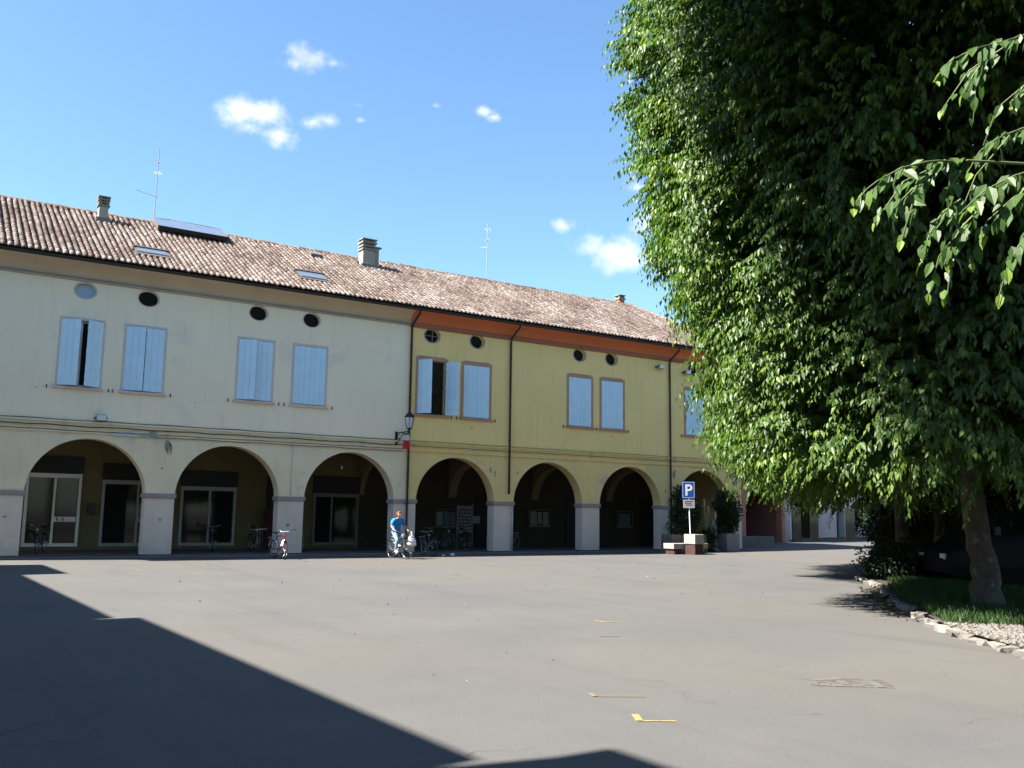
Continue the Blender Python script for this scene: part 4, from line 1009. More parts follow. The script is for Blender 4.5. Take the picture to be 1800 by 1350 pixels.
# fingers closed on the grips
for hh in (hL, hR):
    for i in range(4):
        y = (i - 1.5) * .021; r = .0088 - .0008 * abs(i - 1.2)
        skin_body('finger', [(hh + Vector((0, y, .018)), r), (hh + Vector((.045, y, .02 - .002 * i)), r), (hh + Vector((.06, y, -.016)), r), (hh + Vector((.035, y, -.034)), r * .9)], [(0, 1), (1, 2), (2, 3)], M_SKIN, body, sub=1)
    sg = -1 if hh.y > 0 else 1
    skin_body('thumb', [(hh + Vector((-.01, sg * .03, .0)), .0095), (hh + Vector((.02, sg * .05, -.008)), .0095), (hh + Vector((.04, sg * .04, -.025)), .008)], [(0, 1), (1, 2)], M_SKIN, body, sub=1)
# face and hair
fc = MB()
def blob(mb, c, r, n=10, k=6):
    vs = []; 
    for i in range(k + 1):
        ph = math.pi * i / k
        for j in range(n): vs.append((c[0] + r[0] * math.sin(ph) * math.cos(2 * math.pi * j / n), c[1] + r[1] * math.sin(ph) * math.sin(2 * math.pi * j / n), c[2] + r[2] * math.cos(ph)))
    mb.add(vs, [(i * n + j, i * n + (j + 1) % n, (i + 1) * n + (j + 1) % n, (i + 1) * n + j) for i in range(k) for j in range(n)])
HX = hd.x
mb = MB(); mb.add([(HX + .075, -.016, 1.565), (HX + .075, .016, 1.565), (HX + .105, 0, 1.568), (HX + .078, 0, 1.615)], [(0, 1, 2), (0, 2, 3), (1, 3, 2)]); mb.build('nose', M_SKIN, body)
for s in (-1, 1):
    mb = MB(); blob(mb, (HX + .076, .03 * s, 1.605), (.008, .014, .009)); mb.build('eye', M_BLACK, body, smooth=True)
    mb = MB(); blob(mb, (HX - .01, .078 * s, 1.59), (.022, .010, .032)); mb.build('ear', M_SKIN, body, smooth=True)
mb = MB(); blob(mb, (HX + .074, 0, 1.535), (.008, .024, .007)); mb.build('mouth', mat('lip', (.30, .10, .09), var=0), body, smooth=True)
hm = MB(); nn, kk = 22, 14
for i in range(kk + 1):
    ph = math.pi * .72 * i / kk
    for j in range(nn):
        t = 2 * math.pi * j / nn; face = math.cos(t) > .35 and ph > 1.0
        rr = .062 if face else .108 + .012 * math.sin(9 * t + 3 * ph) + random.uniform(-.004, .004)
        hm.v.append((HX - .012 + rr * math.sin(ph) * math.cos(t), rr * .95 * math.sin(ph) * math.sin(t), 1.60 + (.118 if not face else .1) * math.cos(ph)))
hm.f = [(i * nn + j, i * nn + (j + 1) % nn, (i + 1) * nn + (j + 1) % nn, (i + 1) * nn + j) for i in range(kk) for j in range(nn)]
hm.build('hair', M_HAIR, pe, smooth=True)
# shopping bag hanging from the handlebar
bg = thing('shopping_bag', 'white plastic shopping bag hanging from the handlebar of the rider', 'bag', RIDE_LOC, RIDE_RZ)
mb = MB(); n = 18
prof = [(.02, .98), (.045, .92), (.09, .80), (.15, .66), (.175, .54), (.15, .46), (.06, .44), (.001, .445)]
for r, z in prof:
    for j in range(n):
        t = 2 * math.pi * j / n; q = r * (1 + .13 * math.sin(5 * t + z * 9) + .07 * math.sin(9 * t - z * 17))
        mb.v.append((.17 + q * .8 * math.cos(t), .43 + q * 1.15 * math.sin(t), z))
mb.f = [(i * n + j, i * n + (j + 1) % n, (i + 1) * n + (j + 1) % n, (i + 1) * n + j) for i in range(len(prof) - 1) for j in range(n)]
mb.build('sack', mat('white_plastic', (.80, .79, .80), rough=.4, var=.15, scale=12), bg, smooth=True)
for s in (-1, 1): MB().tube([(.15 + .02 * s, .385, .96), (.12 + .03 * s, .33, 1.02), (.11 + .02 * s, .31, .985)], .006, 5).build('handle', MATS['white_plastic'], bg)

# ------------------------------------------------------------------ chair, sign, benches, planters, fountain
ch = thing('wooden_chair', 'pale wooden chair standing in the third arch by the pillar', 'chair', (14.0, 3.6, FLOOR), R(-20))
M_CHAIR = mat('chair_wood', (.26, .235, .16), rough=.7, var=.12)
MB().box(-.21, .21, -.21, .21, .43, .46).build('seat', M_CHAIR, ch, bevel=.01)
for x in (-.18, .18):
    MB().box(x - .018, x + .018, -.20, -.165, 0, .43).build('leg', M_CHAIR, ch); MB().box(x - .018, x + .018, .17, .205, 0, .92).build('leg', M_CHAIR, ch)
for z in (.58, .72, .85): MB().box(-.165, .165, .175, .195, z, z + .06).build('back_slat', M_CHAIR, ch)
for z in (.2,): MB().box(-.165, .165, -.19, -.175, z, z + .025).build('stretcher', M_CHAIR, ch)

SZ = gz(31)
sg = thing('parking_sign', 'blue parking sign with white letter P on a thin white pole', 'sign', (30.0, -3.02, gz(30) - .02), R(-24))
MB().tube([(0, 0, 0), (.05, 0, .9), (.02, 0, 1.8), (-.03, 0, 3.25)], .026, 8).build('pole', mat('galvanised_white', (.62, .62, .60), rough=.5, var=.05), sg, smooth=True)
MB().box(-.33, .27, -.045, -.03, 2.52, 3.28).build('panel', mat('sign_blue', (.012, .06, .28), rough=.4, var=0), sg, bevel=.004)
fr = MB(); fr.box(-.31, .25, -.047, -.0455, 2.54, 2.555); fr.box(-.31, .25, -.047, -.0455, 3.245, 3.26); fr.box(-.31, -.295, -.047, -.0455, 2.555, 3.245); fr.box(.235, .25, -.047, -.0455, 2.555, 3.245); fr.build('border', MATS['white_shoe'], sg)
MB().box(-.28, .26, -.045, -.03, 2.08, 2.46).build('lower_panel', mat('sign_white', (.30, .30, .32), rough=.5, var=.05), sg)
t_c = bpy.data.curves.new('letter', 'FONT'); t_c.body = 'P'; t_c.size = .72; t_c.extrude = .002; t_c.align_x = 'CENTER'; t_c.offset = .012
t_o = bpy.data.objects.new('letter', t_c); COL.objects.link(t_o)
dg = bpy.context.evaluated_depsgraph_get(); t_m = bpy.data.meshes.new_from_object(t_o.evaluated_get(dg)); bpy.data.objects.remove(t_o)
t_m.materials.clear(); t_m.materials.append(MATS['white_shoe']); l_o = bpy.data.objects.new('letter', t_m); COL.objects.link(l_o); l_o.parent = sg; l_o.location = (-.03, -.049, 2.65); l_o.rotation_euler = (math.pi / 2, 0, 0)
mb = MB()
for z, x0, x1 in ((2.36, -.2, .18), (2.28, -.22, .1), (2.20, -.15, .16)): mb.box(x0, x1, -.0475, -.0455, z, z + .035)
mb.build('small_print', MATS['poster_ink'], sg)

bn = thing('stone_bench', 'low pale stone bench beside the parking sign, its end face in sunlight', 'bench', (28.8, -3.28, gz(29)))
MB().box(0, 2.1, 0, .68, .24, .48).build('seat_slab', M_CONC, bn, bevel=.015)
for x in (.08, 1.6): MB().box(x, x + .4, .05, .62, 0, .24).build('support', mat('dark_red_brick', (.05, .022, .02), var=.2, scale=6), bn)
bk = thing('stone_block', 'upright pale stone block on a dark red foot below the parking sign', 'block', (29.4, -4.0, gz(29)))
MB().box(0, .55, 0, .70, .47, .90).build('cap', M_CONC, bk, bevel=.02); MB().box(.04, .51, .04, .66, 0, .47).build('foot', MATS['dark_red_brick'], bk)
def planter(label, loc, rz, w, d, h, m):
    p = thing('planter', label, 'planter', loc, rz, 'planters along the ochre house')
    mb = MB(); mb.box(0, w, 0, .08, 0, h); mb.box(0, w, d - .08, d, 0, h); mb.box(0, .08, .08, d - .08, 0, h); mb.box(w - .08, w, .08, d - .08, 0, h); mb.build('trough', m, p, bevel=.012)
    MB().box(.08, w - .08, .08, d - .08, 0.02, h - .08).build('earth', M_SOIL, p)
    return p
planter('long dark planter box behind the stone bench', (29.7, -2.2, gz(31)), 0, 2.2, .75, .84, M_CONCD)
planter('grey cube planter under the right shrub', (33.55, -1.9, gz(34)), 0, .85, .85, .86, mat('planter_grey', (.22, .21, .215), var=.1, scale=3))
planter('low brown planter box before the pink house', (37.8, 1.2, gz(38)), 0, 2.6, .8, .6, M_CONCD)
yb = thing('yellow_bin', 'small mustard yellow bin standing behind the upright stone block', 'bin', (30.15, -3.55, gz(30)))
MB().lathe([(.001, 0), (.17, 0), (.2, .5), (.215, .52), (.215, .56), (.001, .58)], n=14).build('bucket', mat('mustard', (.36, .24, .03), rough=.5, var=.1), yb, smooth=True)
MB().torus((0, 0, .54), (0, 0, 1), .215, .012, 18, 5).build('lid_rim', M_CONCD, yb)
ft = thing('drinking_fountain', 'grey green cast iron drinking fountain between the two shrubs', 'fountain', (33.05, -1.5, gz(33)))
M_IRON = mat('green_iron', (.13, .16, .16), rough=.45, var=.12, metal=.3)
MB().lathe([(.30, 0), (.30, .06), (.2, .1), (.17, .16), (.155, .5), (.15, 1.05), (.19, 1.1), (.19, 1.16), (.15, 1.2), (.13, 1.35), (.06, 1.46), (.05, 1.52), (.07, 1.57), (.001, 1.64)], n=16).build('column', M_IRON, ft, smooth=True)
MB().tube([(-.12, -.08, .95), (-.25, -.17, .97), (-.29, -.20, .9)], .022, 8).build('spout', M_CHROMEDULL, ft)
MB().lathe([(.001, .0), (.22, .02), (.26, .16), (.24, .17), (.2, .06), (.001, .05)], (-.28, -.2, .0), 14).build('basin', M_IRON, ft, smooth=True)
for k, (x, y, s, lab) in enumerate(((17.75, -2.2, .07, 'small white scrap on the ground just right of the parked dark bicycle'), (18.15, -2.2, .11, 'larger white scrap on the ground left of the fifth pillar'))):
    mb = MB(); blob(mb, (0, 0, s * .5), (s, s * .7, s * .55), 7, 5); mb.v = [(a + random.uniform(-.02, .02), b + random.uniform(-.02, .02), max(.0, c + random.uniform(-.02, .02))) for a, b, c in mb.v]
    o = mb.build('crumpled_paper', MATS['white_plastic']); o.location = (x, y, .005); tag(o, lab, 'litter', 'scraps of litter by the pavement')

# ------------------------------------------------------------------ leaves
def leaf_arrays(P, A, Nn, Lg, Wd, tint, shape4=False):
    """P base points, A unit axes, Nn normals: folded leaf blades as numpy verts/faces"""
    S = np.cross(A, Nn); S /= np.linalg.norm(S, axis=1, keepdims=True) + 1e-9
    Nn = np.cross(S, A); n = len(P); Lg = Lg[:, None]; Wd = Wd[:, None]
    if shape4:
        V = np.stack([P, P + A * Lg * .28 + S * Wd * .42 + Nn * Wd * .12, P + A * Lg * .62 + S * Wd * .36 + Nn * Wd * .06, P + A * Lg - Nn * Lg * .10, P + A * Lg * .62 - S * Wd * .36 + Nn * Wd * .06, P + A * Lg * .28 - S * Wd * .42 + Nn * Wd * .12, P + A * Lg * .45 - Nn * Lg * .02], 1)
        Fq = np.array([[0, 1, 6], [1, 2, 6], [2, 3, 6], [3, 4, 6], [4, 5, 6], [5, 0, 6]])
    else:
        V = np.stack([P, P + A * Lg * .40 + S * Wd * .5 + Nn * Wd * .16, P + A * Lg - Nn * Lg * .08, P + A * Lg * .40 - S * Wd * .5 + Nn * Wd * .16], 1)
        Fq = np.array([[0, 1, 2], [0, 2, 3]])
    k = V.shape[1]
    F = (np.arange(n)[:, None, None] * k + Fq[None]).reshape(-1, 3)
    return V.reshape(-1, 3), F, np.repeat(tint, k)
def np_mesh(name, V, F, tint, material, parent=None, loc=(0, 0, 0)):
    me = bpy.data.meshes.new(name); me.vertices.add(len(V)); me.vertices.foreach_set('co', np.ascontiguousarray(V, dtype=np.float32).ravel())
    me.loops.add(F.size); me.loops.foreach_set('vertex_index', np.ascontiguousarray(F, dtype=np.int32).ravel())
    me.polygons.add(len(F)); me.polygons.foreach_set('loop_start', np.arange(0, F.size, 3, dtype=np.int32))
    at = me.attributes.new('tint', 'FLOAT', 'POINT'); at.data.foreach_set('value', np.ascontiguousarray(tint, dtype=np.float32))
    me.materials.append(material); me.update(calc_edges=True); me.validate()
    o = bpy.data.objects.new(name, me); COL.objects.link(o)
    if parent: o.parent = parent
    o.location = loc; return o
def unit(a): return a / (np.linalg.norm(a, axis=-1, keepdims=True) + 1e-9)
def lumps(n, r):
    v = unit(rng.normal(size=(n, 3))); return v, rng.uniform(.6, 1.0, n)
def crown(name, parent, prof_z, prof_r, n_twig, K, Lm, Wm, lump_amp=.55, dense=None, inner=6000, twig_len=(.55, .95), material=M_LEAF, tint_base=.42):
    """drooping sprays of leaves over an uneven crown; heights and radii are measured from the trunk foot"""
    zmin, zmax = prof_z[0], prof_z[-1]
    z = rng.uniform(zmin, zmax, n_twig * 6); r = np.interp(z, prof_z, prof_r)
    keep = rng.random(len(z)) < (r / max(prof_r)); z = z[keep]; r = r[keep]
    th = rng.uniform(0, 2 * math.pi, len(z))
    if dense is not None:      # thinner foliage on the side nobody sees
        d0, spread, low = dense; dd = np.abs((th - d0 + math.pi) % (2 * math.pi) - math.pi)
        k = rng.random(len(z)) < np.where(dd < spread, 1.0, low); z, r, th = z[k], r[k], th[k]
    # boughs: twigs gather in clumps with gaps between
    gp_ = np.sin(th * r * 2.6 + 1.7 * np.sin(z * 1.1 + 2)) * np.sin(z * 3.4 + 1.3 * np.sin(th * r * .9 + 1)) + .6 * np.sin(th * r * 5.1 + z * 2.2) * np.sin(z * 6.3 - th * r * 1.7)
    k = rng.random(len(z)) < np.clip(.62 + .55 * gp_, .10, 1.0); z, r, th, gp_ = z[k], r[k], th[k], gp_[k]
    z, r, th, gp_ = z[:n_twig], r[:n_twig], th[:n_twig], gp_[:n_twig]
    T = len(z)
    # lumpy radius from summed waves plus separate bulging boughs
    disp = np.zeros(T); ph = rng.uniform(0, 6.28, (9, 2))
    for i, (fa, fz) in enumerate(((3, .5), (5, .9), (7, 1.4), (9, .7), (11, 1.9), (13, 2.4), (17, 1.2), (19, 3.1), (23, 2.6))):
        disp += np.sin(th * fa + ph[i, 0] + .6 * np.sin(z * fz + ph[i, 1])) * np.cos(z * fz + ph[i, 1]) / (1.2 + .25 * i)
    disp = np.clip(disp * lump_amp * .55, -1.0, .32)
    slope = np.gradient(np.interp(np.linspace(zmin, zmax, 200), prof_z, prof_r), (zmax - zmin) / 199)
    sl = np.interp(z, np.linspace(zmin, zmax, 200), slope)
    out = np.stack([np.cos(th), np.sin(th), -np.clip(sl, -1.5, .5) * .8], 1); out = unit(out)
    depth = rng.random(T) ** 1.3 * 1.0
    rad = r + disp - depth + .22 * np.clip(gp_, -1, 1)
    P0 = np.stack([np.cos(th) * rad, np.sin(th) * rad, z], 1)
    tl = rng.uniform(*twig_len, T)
    d = unit(out * .9 + np.array([0, 0, .10]) + rng.normal(size=(T, 3)) * .36)
    u = (np.arange(K) + .6) / K
    U = u[None, :, None]
    pts = P0[:, None] + d[:, None] * tl[:, None, None] * U + np.array([0, 0, -1.0]) * (tl[:, None, None] * .42) * U ** 2
    tan = unit(d[:, None] + np.array([0, 0, -1.0]) * .84 * U)
    sidev = unit(np.cross(tan, np.array([0, 0, 1.0])))
    alt = np.where(np.arange(K) % 2 == 0, 1.0, -1.0)[None, :, None]
    ax = unit(tan * .4 + sidev * alt * .4 + np.array([0, 0, -.9]) + rng.normal(size=(T, K, 3)) * .2)
    nn = unit(out[:, None] * .75 + np.array([0, 0, .55]) + sidev * alt * .35 + rng.normal(size=(T, K, 3)) * .38)
    sz = rng.uniform(.7, 1.2, (T, K)) * (1 - .35 * U[..., 0] ** 3)
    tw_t = rng.normal(tint_base, .12, T)
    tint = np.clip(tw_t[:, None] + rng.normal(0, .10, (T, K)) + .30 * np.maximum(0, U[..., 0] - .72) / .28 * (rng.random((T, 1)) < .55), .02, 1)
    V, F, t = leaf_arrays(pts.reshape(-1, 3), ax.reshape(-1, 3), nn.reshape(-1, 3), (Lm * sz).ravel(), (Wm * sz).ravel(), tint.ravel())
    # oversized inner leaves, interior shade put into a darker tint
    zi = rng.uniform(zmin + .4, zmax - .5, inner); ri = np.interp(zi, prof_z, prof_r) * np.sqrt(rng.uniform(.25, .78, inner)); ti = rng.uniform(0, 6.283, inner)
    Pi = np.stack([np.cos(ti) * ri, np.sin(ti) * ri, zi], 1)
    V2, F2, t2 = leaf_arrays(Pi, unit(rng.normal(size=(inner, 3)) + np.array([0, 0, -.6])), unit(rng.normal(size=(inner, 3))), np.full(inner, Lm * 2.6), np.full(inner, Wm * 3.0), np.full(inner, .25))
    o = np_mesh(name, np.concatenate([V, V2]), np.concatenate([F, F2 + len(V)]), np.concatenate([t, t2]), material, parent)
    o['kind'] = 'stuff'; return o
def trunk_mesh(parent, base_r, pts, limbs, seed):
    rr = random.Random(seed); mb = MB()
    n = len(pts); rs = [base_r * (1.22 if i == 0 else 1.0 - .55 * i / (n - 1)) for i in range(n)]
    fine = []; fr = []
    for i in range(n - 1):
        for k in range(4):
            u = k / 4; fine.append(Vector(pts[i]).lerp(Vector(pts[i + 1]), u) + Vector((rr.uniform(-.03, .03), rr.uniform(-.03, .03), 0))); fr.append((rs[i] * (1 - u) + rs[i + 1] * u) * rr.uniform(.93, 1.07))
    fine.append(Vector(pts[-1])); fr.append(rs[-1]); mb.tube(fine, fr, 14)
    mb.build('trunk', M_BARK, parent, smooth=True)
    for a, b, r0 in limbs:
        a, b = Vector(a), Vector(b); mid = a.lerp(b, .5) + Vector((rr.uniform(-.3, .3), rr.uniform(-.3, .3), .35))
        P = [a, a.lerp(mid, .5) + Vector((0, 0, .08)), mid, mid.lerp(b, .5) + Vector((0, 0, .1)), b]
        MB().tube(P, [r0, r0 * .85, r0 * .65, r0 * .45, r0 * .2], 8).build('limb', M_BARK, parent, smooth=True)

# ------------------------------------------------------------------ the planted bed with kerb, grass and gravel
KERB = [(22.4, -17.6), (19.7, -20.3), (17.2, -22.3), (15.0, -24.3), (13.3, -25.9), (12.4, -26.9), (11.5, -28.2), (10.4, -29.3), (8.6, -29.9), (7.4, -31.0), (6.9, -33.5)]
mb = MB(); far = [(40, -16), (40, -60), (10.4, -60)]
poly = [(x + .12, y) for x, y in KERB]
mb.add([(x, y, .075) for x, y in poly + [(6.9, -60), (60, -60), (60, -24), (30, -14.5)]], [tuple(range(len(poly) + 4))])
bed = mb.build('planting_bed', M_SOIL); structure(bed, 'shaded earth bed under the trees behind a rough stone kerb')
def along(poly, step):
    out = []; carry = 0
    for a, b in zip(poly, poly[1:]):
        a, b = Vector(a), Vector(b); L = (b - a).length; t = carry
        while t < L: out.append((a.lerp(b, t / L), math.atan2((b - a).y, (b - a).x))); t += step
        carry = t - L
    return out
stm = []
for k in range(9):
    rr = random.Random(40 + k); bm = bmesh.new(); L_ = rr.uniform(.15, .2)
    for _ in range(22): bm.verts.new((max(-L_, min(L_, rr.gauss(0, .13))), max(-.11, min(.11, rr.gauss(0, .085))), max(-.1, min(.075, rr.gauss(0, .07)))))
    bmesh.ops.convex_hull(bm, input=bm.verts); bmesh.ops.delete(bm, geom=[v for v in bm.verts if not v.link_faces], context='VERTS')
    me = bpy.data.meshes.new('kerb_stone'); bm.to_mesh(me); bm.free()
    me.materials.append(mat('kerb_stone_%s' % 'abc'[k % 3], ((.205, .19, .17), (.165, .148, .128), (.235, .215, .19))[k % 3], rough=.95, var=.28, scale=9, bump=.8, bscale=40, fine=.3)); stm.append(me)
for p, a in along(KERB, .29):
    inst('kerb_stone', stm[random.randrange(9)], bed, (p.x + random.uniform(-.05, .05), p.y + random.uniform(-.05, .05), .03 + random.uniform(-.03, .02)), (random.uniform(-.06, .06), random.uniform(-.06, .06), a + random.uniform(-.12, .12)), (random.uniform(.9, 1.1), random.uniform(.9, 1.15), random.uniform(.8, 1.15)))
def seg_points(n, poly, w0, w1):
    P = np.array(poly); seg = rng.integers(0, len(P) - 1, n); u = rng.random(n)[:, None]; A, B = P[seg], P[seg + 1]
    d = unit(B - A); nrm = np.stack([-d[:, 1], d[:, 0]], 1); return A + (B - A) * u + nrm * rng.uniform(w0, w1, n)[:, None]
# grass: blades behind the kerb and round the trunks (the bed lies on the left hand of the kerb line)
def grass(n, pts, h0, h1):
    n = len(pts); P = np.concatenate([pts, np.full((n, 1), .07)], 1)
    A = unit(np.concatenate([rng.normal(0, .35, (n, 2)), np.ones((n, 1))], 1)); N_ = unit(np.concatenate([rng.normal(size=(n, 2)), np.full((n, 1), .2)], 1))
    return leaf_arrays(P, A, N_, rng.uniform(h0, h1, n), np.full(n, .018), np.clip(rng.normal(.2, .22, n), 0, .9))
gp = np.concatenate([seg_points(11000, KERB[1:5], .15, 3.6), seg_points(5000, [(22.5, -18.2), (20.2, -20.3)], .1, 2.5)])
V, F, t = grass(0, gp, .08, .2)
o = np_mesh('grass', V, F, t, M_GRASS); tag(o, 'short shaded grass under the trees behind the kerb', 'grass', kind='stuff')
# gravel
gr = seg_points(2600, KERB[4:8], .1, 1.7); b = MB(); base = [(1, 0, 0), (-.6, .8, 0), (-.6, -.8, 0), (0, 0, .8), (.2, .3, -.5)]
for x, y in gr:
    s = random.uniform(.014, .04); a = random.uniform(0, 6.28); ca, sa = math.cos(a), math.sin(a)
    b.add([(x + s * (p[0] * ca - p[1] * sa), y + s * (p[0] * sa + p[1] * ca), .08 + s * (p[2] + random.uniform(-.1, .3))) for p in base], [(0, 1, 3), (1, 2, 3), (2, 0, 3), (0, 4, 1), (1, 4, 2), (2, 4, 0)])
tag(b.build('gravel', mat('white_gravel', (.165, .15, .13), var=.2, scale=20)), 'white gravel strip inside the kerb at the right edge', 'gravel', kind='stuff')
# dry leaves gathered against the kerb
n = 420; c = np.concatenate([rng.normal([15.2, -24.75], [.5, .22], (n // 2, 2)), seg_points(n // 2, KERB[1:4], -.45, -.08)]); P = np.concatenate([c, rng.uniform(.012, .06, (n, 1))], 1)
V, F, t = leaf_arrays(P, unit(np.concatenate([rng.normal(size=(n, 2)), rng.normal(0, .25, (n, 1))], 1)), unit(np.concatenate([rng.normal(0, .5, (n, 2)), np.ones((n, 1))], 1)), rng.uniform(.06, .12, n), rng.uniform(.03, .06, n), rng.random(n))
tag(np_mesh('fallen_leaves', V, F, t, tint_mat('dry_leaf', [(0, (.05, .06, .02)), (.4, (.09, .06, .03)), (.8, (.15, .10, .045)), (1, (.20, .16, .06))], .8, .2)), 'small drift of fallen leaves against the kerb', 'leaves', kind='stuff')

# grit, cigarette ends and scraps scattered over the asphalt
b = MB()
for _ in range(260):
    x, y = random.uniform(4, 34), random.uniform(-31, -4); s_ = random.uniform(.006, .02) * (1.6 if y > -20 else 1); a = random.uniform(0, 6.28); ca, sa = math.cos(a), math.sin(a)
    b.add([(x + s_ * (p[0] * ca - p[1] * sa), y + s_ * (p[0] * sa + p[1] * ca), gz(x) + .002 + s_ * max(0, p[2])) for p in base], [(0, 1, 3), (1, 2, 3), (2, 0, 3)], random.random())
tag(b.build('ground_grit', tint_mat('grit', [(0, (.03, .028, .026)), (.55, (.07, .06, .05)), (.8, (.16, .15, .14)), (1, (.28, .27, .25))], .9, .2)), 'scattered grit and tiny scraps over the sunlit asphalt', 'grit', kind='stuff')
# ------------------------------------------------------------------ shrubs
def shrub(label, loc, parts, n, Lm, Wm, name='shrub', group='shrubs by the ochre house', material=M_SHRUB, tint=(.05, .95), stem_h=.6, drop=-.1):
    s = thing(name, label, 'shrub', loc, 0, group); Vs, Fs, Ts = [], [], []; o = 0
    for c, r, w in parts:
        k = int(n * w); dv = unit(rng.normal(size=(k, 3))); rad = rng.random(k) ** .45 * (1 + .22 * np.sin(dv[:, 0] * 5 + c[0] * 7) * np.sin(dv[:, 2] * 6 + c[2] * 5))
        P = np.array(c) + dv * np.array(r) * rad[:, None]
        A = unit(dv + rng.normal(size=(k, 3)) * .6 + np.array([0, 0, drop])); N_ = unit(dv * .6 + rng.normal(size=(k, 3)) * .7 + np.array([0, 0, .4]))
        V, F, t = leaf_arrays(P, A, N_, Lm * rng.uniform(.7, 1.3, k), Wm * rng.uniform(.7, 1.3, k), rng.uniform(*tint, k)); Vs.append(V); Fs.append(F + o); Ts.append(t); o += len(V)
    f = np_mesh('foliage', np.concatenate(Vs), np.concatenate(Fs), np.concatenate(Ts), material, s); f['kind'] = 'stuff'
    mb = MB()
    for k in range(4): mb.tube([(random.uniform(-.1, .1), random.uniform(-.1, .1), -.1), (random.uniform(-.3, .3), random.uniform(-.2, .2), stem_h)], [.03, .012], 5)
    mb.build('stem', M_BARK, s); return s
shrub('tall dark evergreen shrub left of the parking sign', (30.75, -1.85, gz(31) + .76), [((0, 0, .7), (.85, .55, .95), .5), ((-.1, 0, 1.6), (.6, .45, .9), .3), ((.5, .1, 1.1), (.6, .45, .7), .2)], 6500, .13, .05)
shrub('dark evergreen shrub with paler right side in the grey cube planter', (33.97, -1.45, gz(34) + .78), [((0, 0, .7), (.62, .55, .9), .5), ((-.2, 0, 1.5), (.5, .45, .75), .28), ((.35, -.1, 1.2), (.42, .45, .9), .22)], 7000, .13, .05, tint=(.1, 1))
fs = thing('flowering_yucca', 'spiky plant with pale upright flower stalks behind the parking sign', 'plant', (32.2, -1.9, gz(32) + .3))
k = 260; dv = unit(rng.normal(size=(k, 3)) * np.array([1, 1, .6]) + np.array([0, 0, .8])); V, F, t = leaf_arrays(np.zeros((k, 3)) + rng.normal(0, .06, (k, 3)) + np.array([0, 0, .2]), dv, unit(rng.normal(size=(k, 3))), rng.uniform(.5, 1.0, k), np.full(k, .05), rng.uniform(.3, 1, k))
np_mesh('foliage', V, F, t, M_SHRUB, fs)
for dx, dy, h, l in ((-.1, 0, 2.05, -.1), (.1, .05, 1.75, .1), (.35, -.05, 1.5, .35)):
    MB().tube([(dx * .3, dy, 0), (dx * .7, dy, h * .6), (dx + l * .5, dy, h)], [.02, .016, .012], 6).build('stalk', M_CHIM, fs)
    b = MB(); blob(b, (dx + l * .5, dy, h - .1), (.06, .06, .26), 8, 7); b.v = [(x + random.uniform(-.02, .02), y + random.uniform(-.02, .02), z) for x, y, z in b.v]; b.build('flower_spike', mat('rusty_flower', (.42, .28, .13), var=.3, scale=12), fs, smooth=True)
shrub('low hedge bush at the kerb corner, tree shade put into its dark leaves', (22.6, -18.9, .05), [((0, 0, .45), (1.3, 1.0, .6), .5), ((1.6, .9, .4), (1.3, 1.0, .55), .5)], 9000, .10, .05, 'hedge_bush', 'bushes under the trees', M_SHRUB, (.05, .75))  # leaf tint kept dark in place of the crown's shade
shrub('dark round bush in front of the far pale house', (59.6, 8.7, .2), [((0, 0, 1.55), (1.7, 1.4, 1.45), 1.0)], 5000, .25, .11, 'round_bush', 'bushes under the trees', M_SHRUB, (.05, .7), drop=-.4)

hd_ = thing('dark_infill_hedge', 'added dark hedge filling the gap behind the trunks and the van', 'hedge', (34.0, -17.5, .05))  # added to block the sunlit orange wall and keep the gap dark
k = 9000; ax_ = np.array([.77, -.64]); nx_ = np.array([.64, .77]); uu = rng.uniform(-6.5, 6.5, (k, 1)); vv = rng.uniform(-.6, .6, (k, 1)); zz = rng.uniform(0, 2.15, k) + .12 * np.sin(uu[:, 0] * 3) * (rng.random(k) > .5)
P = np.concatenate([ax_ * uu + nx_ * vv, zz[:, None]], 1)
V, F, t = leaf_arrays(P, unit(rng.normal(size=(k, 3))), unit(rng.normal(size=(k, 3))), rng.uniform(.14, .3, k), rng.uniform(.1, .18, k), rng.uniform(.05, .6, k))
ho = np_mesh('foliage', V, F, t, M_SHRUB, hd_); ho['kind'] = 'stuff'
mb = MB(); mb.obox(Matrix.Rotation(math.atan2(-.64, .77), 4, 'Z') @ Matrix.Translation((0, 0, .95)), 6.3, .42, .95); mb.build('twig_core', M_SOIL, hd_)
# ------------------------------------------------------------------ dark van parked behind the trunks
van = thing('parked_van', 'dark van parked in deep shade behind the tree trunks', 'van', (22.15, -20.05, .02), math.atan2(-.5417, .8406))
M_VAN = mat('dark_van_paint', (.008, .008, .009), rough=.55, var=0, spec=.15)
st_ = [(0, .35, .62, .66, .84, .80), (.12, .28, .80, .84, .92, .86), (.55, .25, 1.0, 1.12, .96, .86), (.80, .25, 1.08, 1.32, .96, .84), (1.55, .25, 1.15, 2.12, .97, .76), (1.9, .25, 1.15, 2.27, .97, .76), (3.6, .25, 1.15, 2.32, .97, .77), (4.6, .25, 1.15, 2.24, .95, .76), (4.75, .4, 1.1, 1.9, .90, .78)]
mb = MB(); m_ = 8
for x, zb, zl, zt, wb, wt in st_:
    mb.v += [(x, -wb * .95, zb), (x, -wb, zb + .25), (x, -wb, zl), (x, -wt, zt - .06), (x, -wt * .8, zt), (x, wt * .8, zt), (x, wt, zt - .06), (x, wb, zl), (x, wb, zb + .25), (x, wb * .95, zb)]
k = 10; mb.f = [(i * k + j, i * k + (j + 1) % k, (i + 1) * k + (j + 1) % k, (i + 1) * k + j) for i in range(len(st_) - 1) for j in range(k)] + [tuple(range(k)), tuple(range((len(st_) - 1) * k, len(st_) * k))[::-1]]
mb.build('body', M_VAN, van, smooth=False)
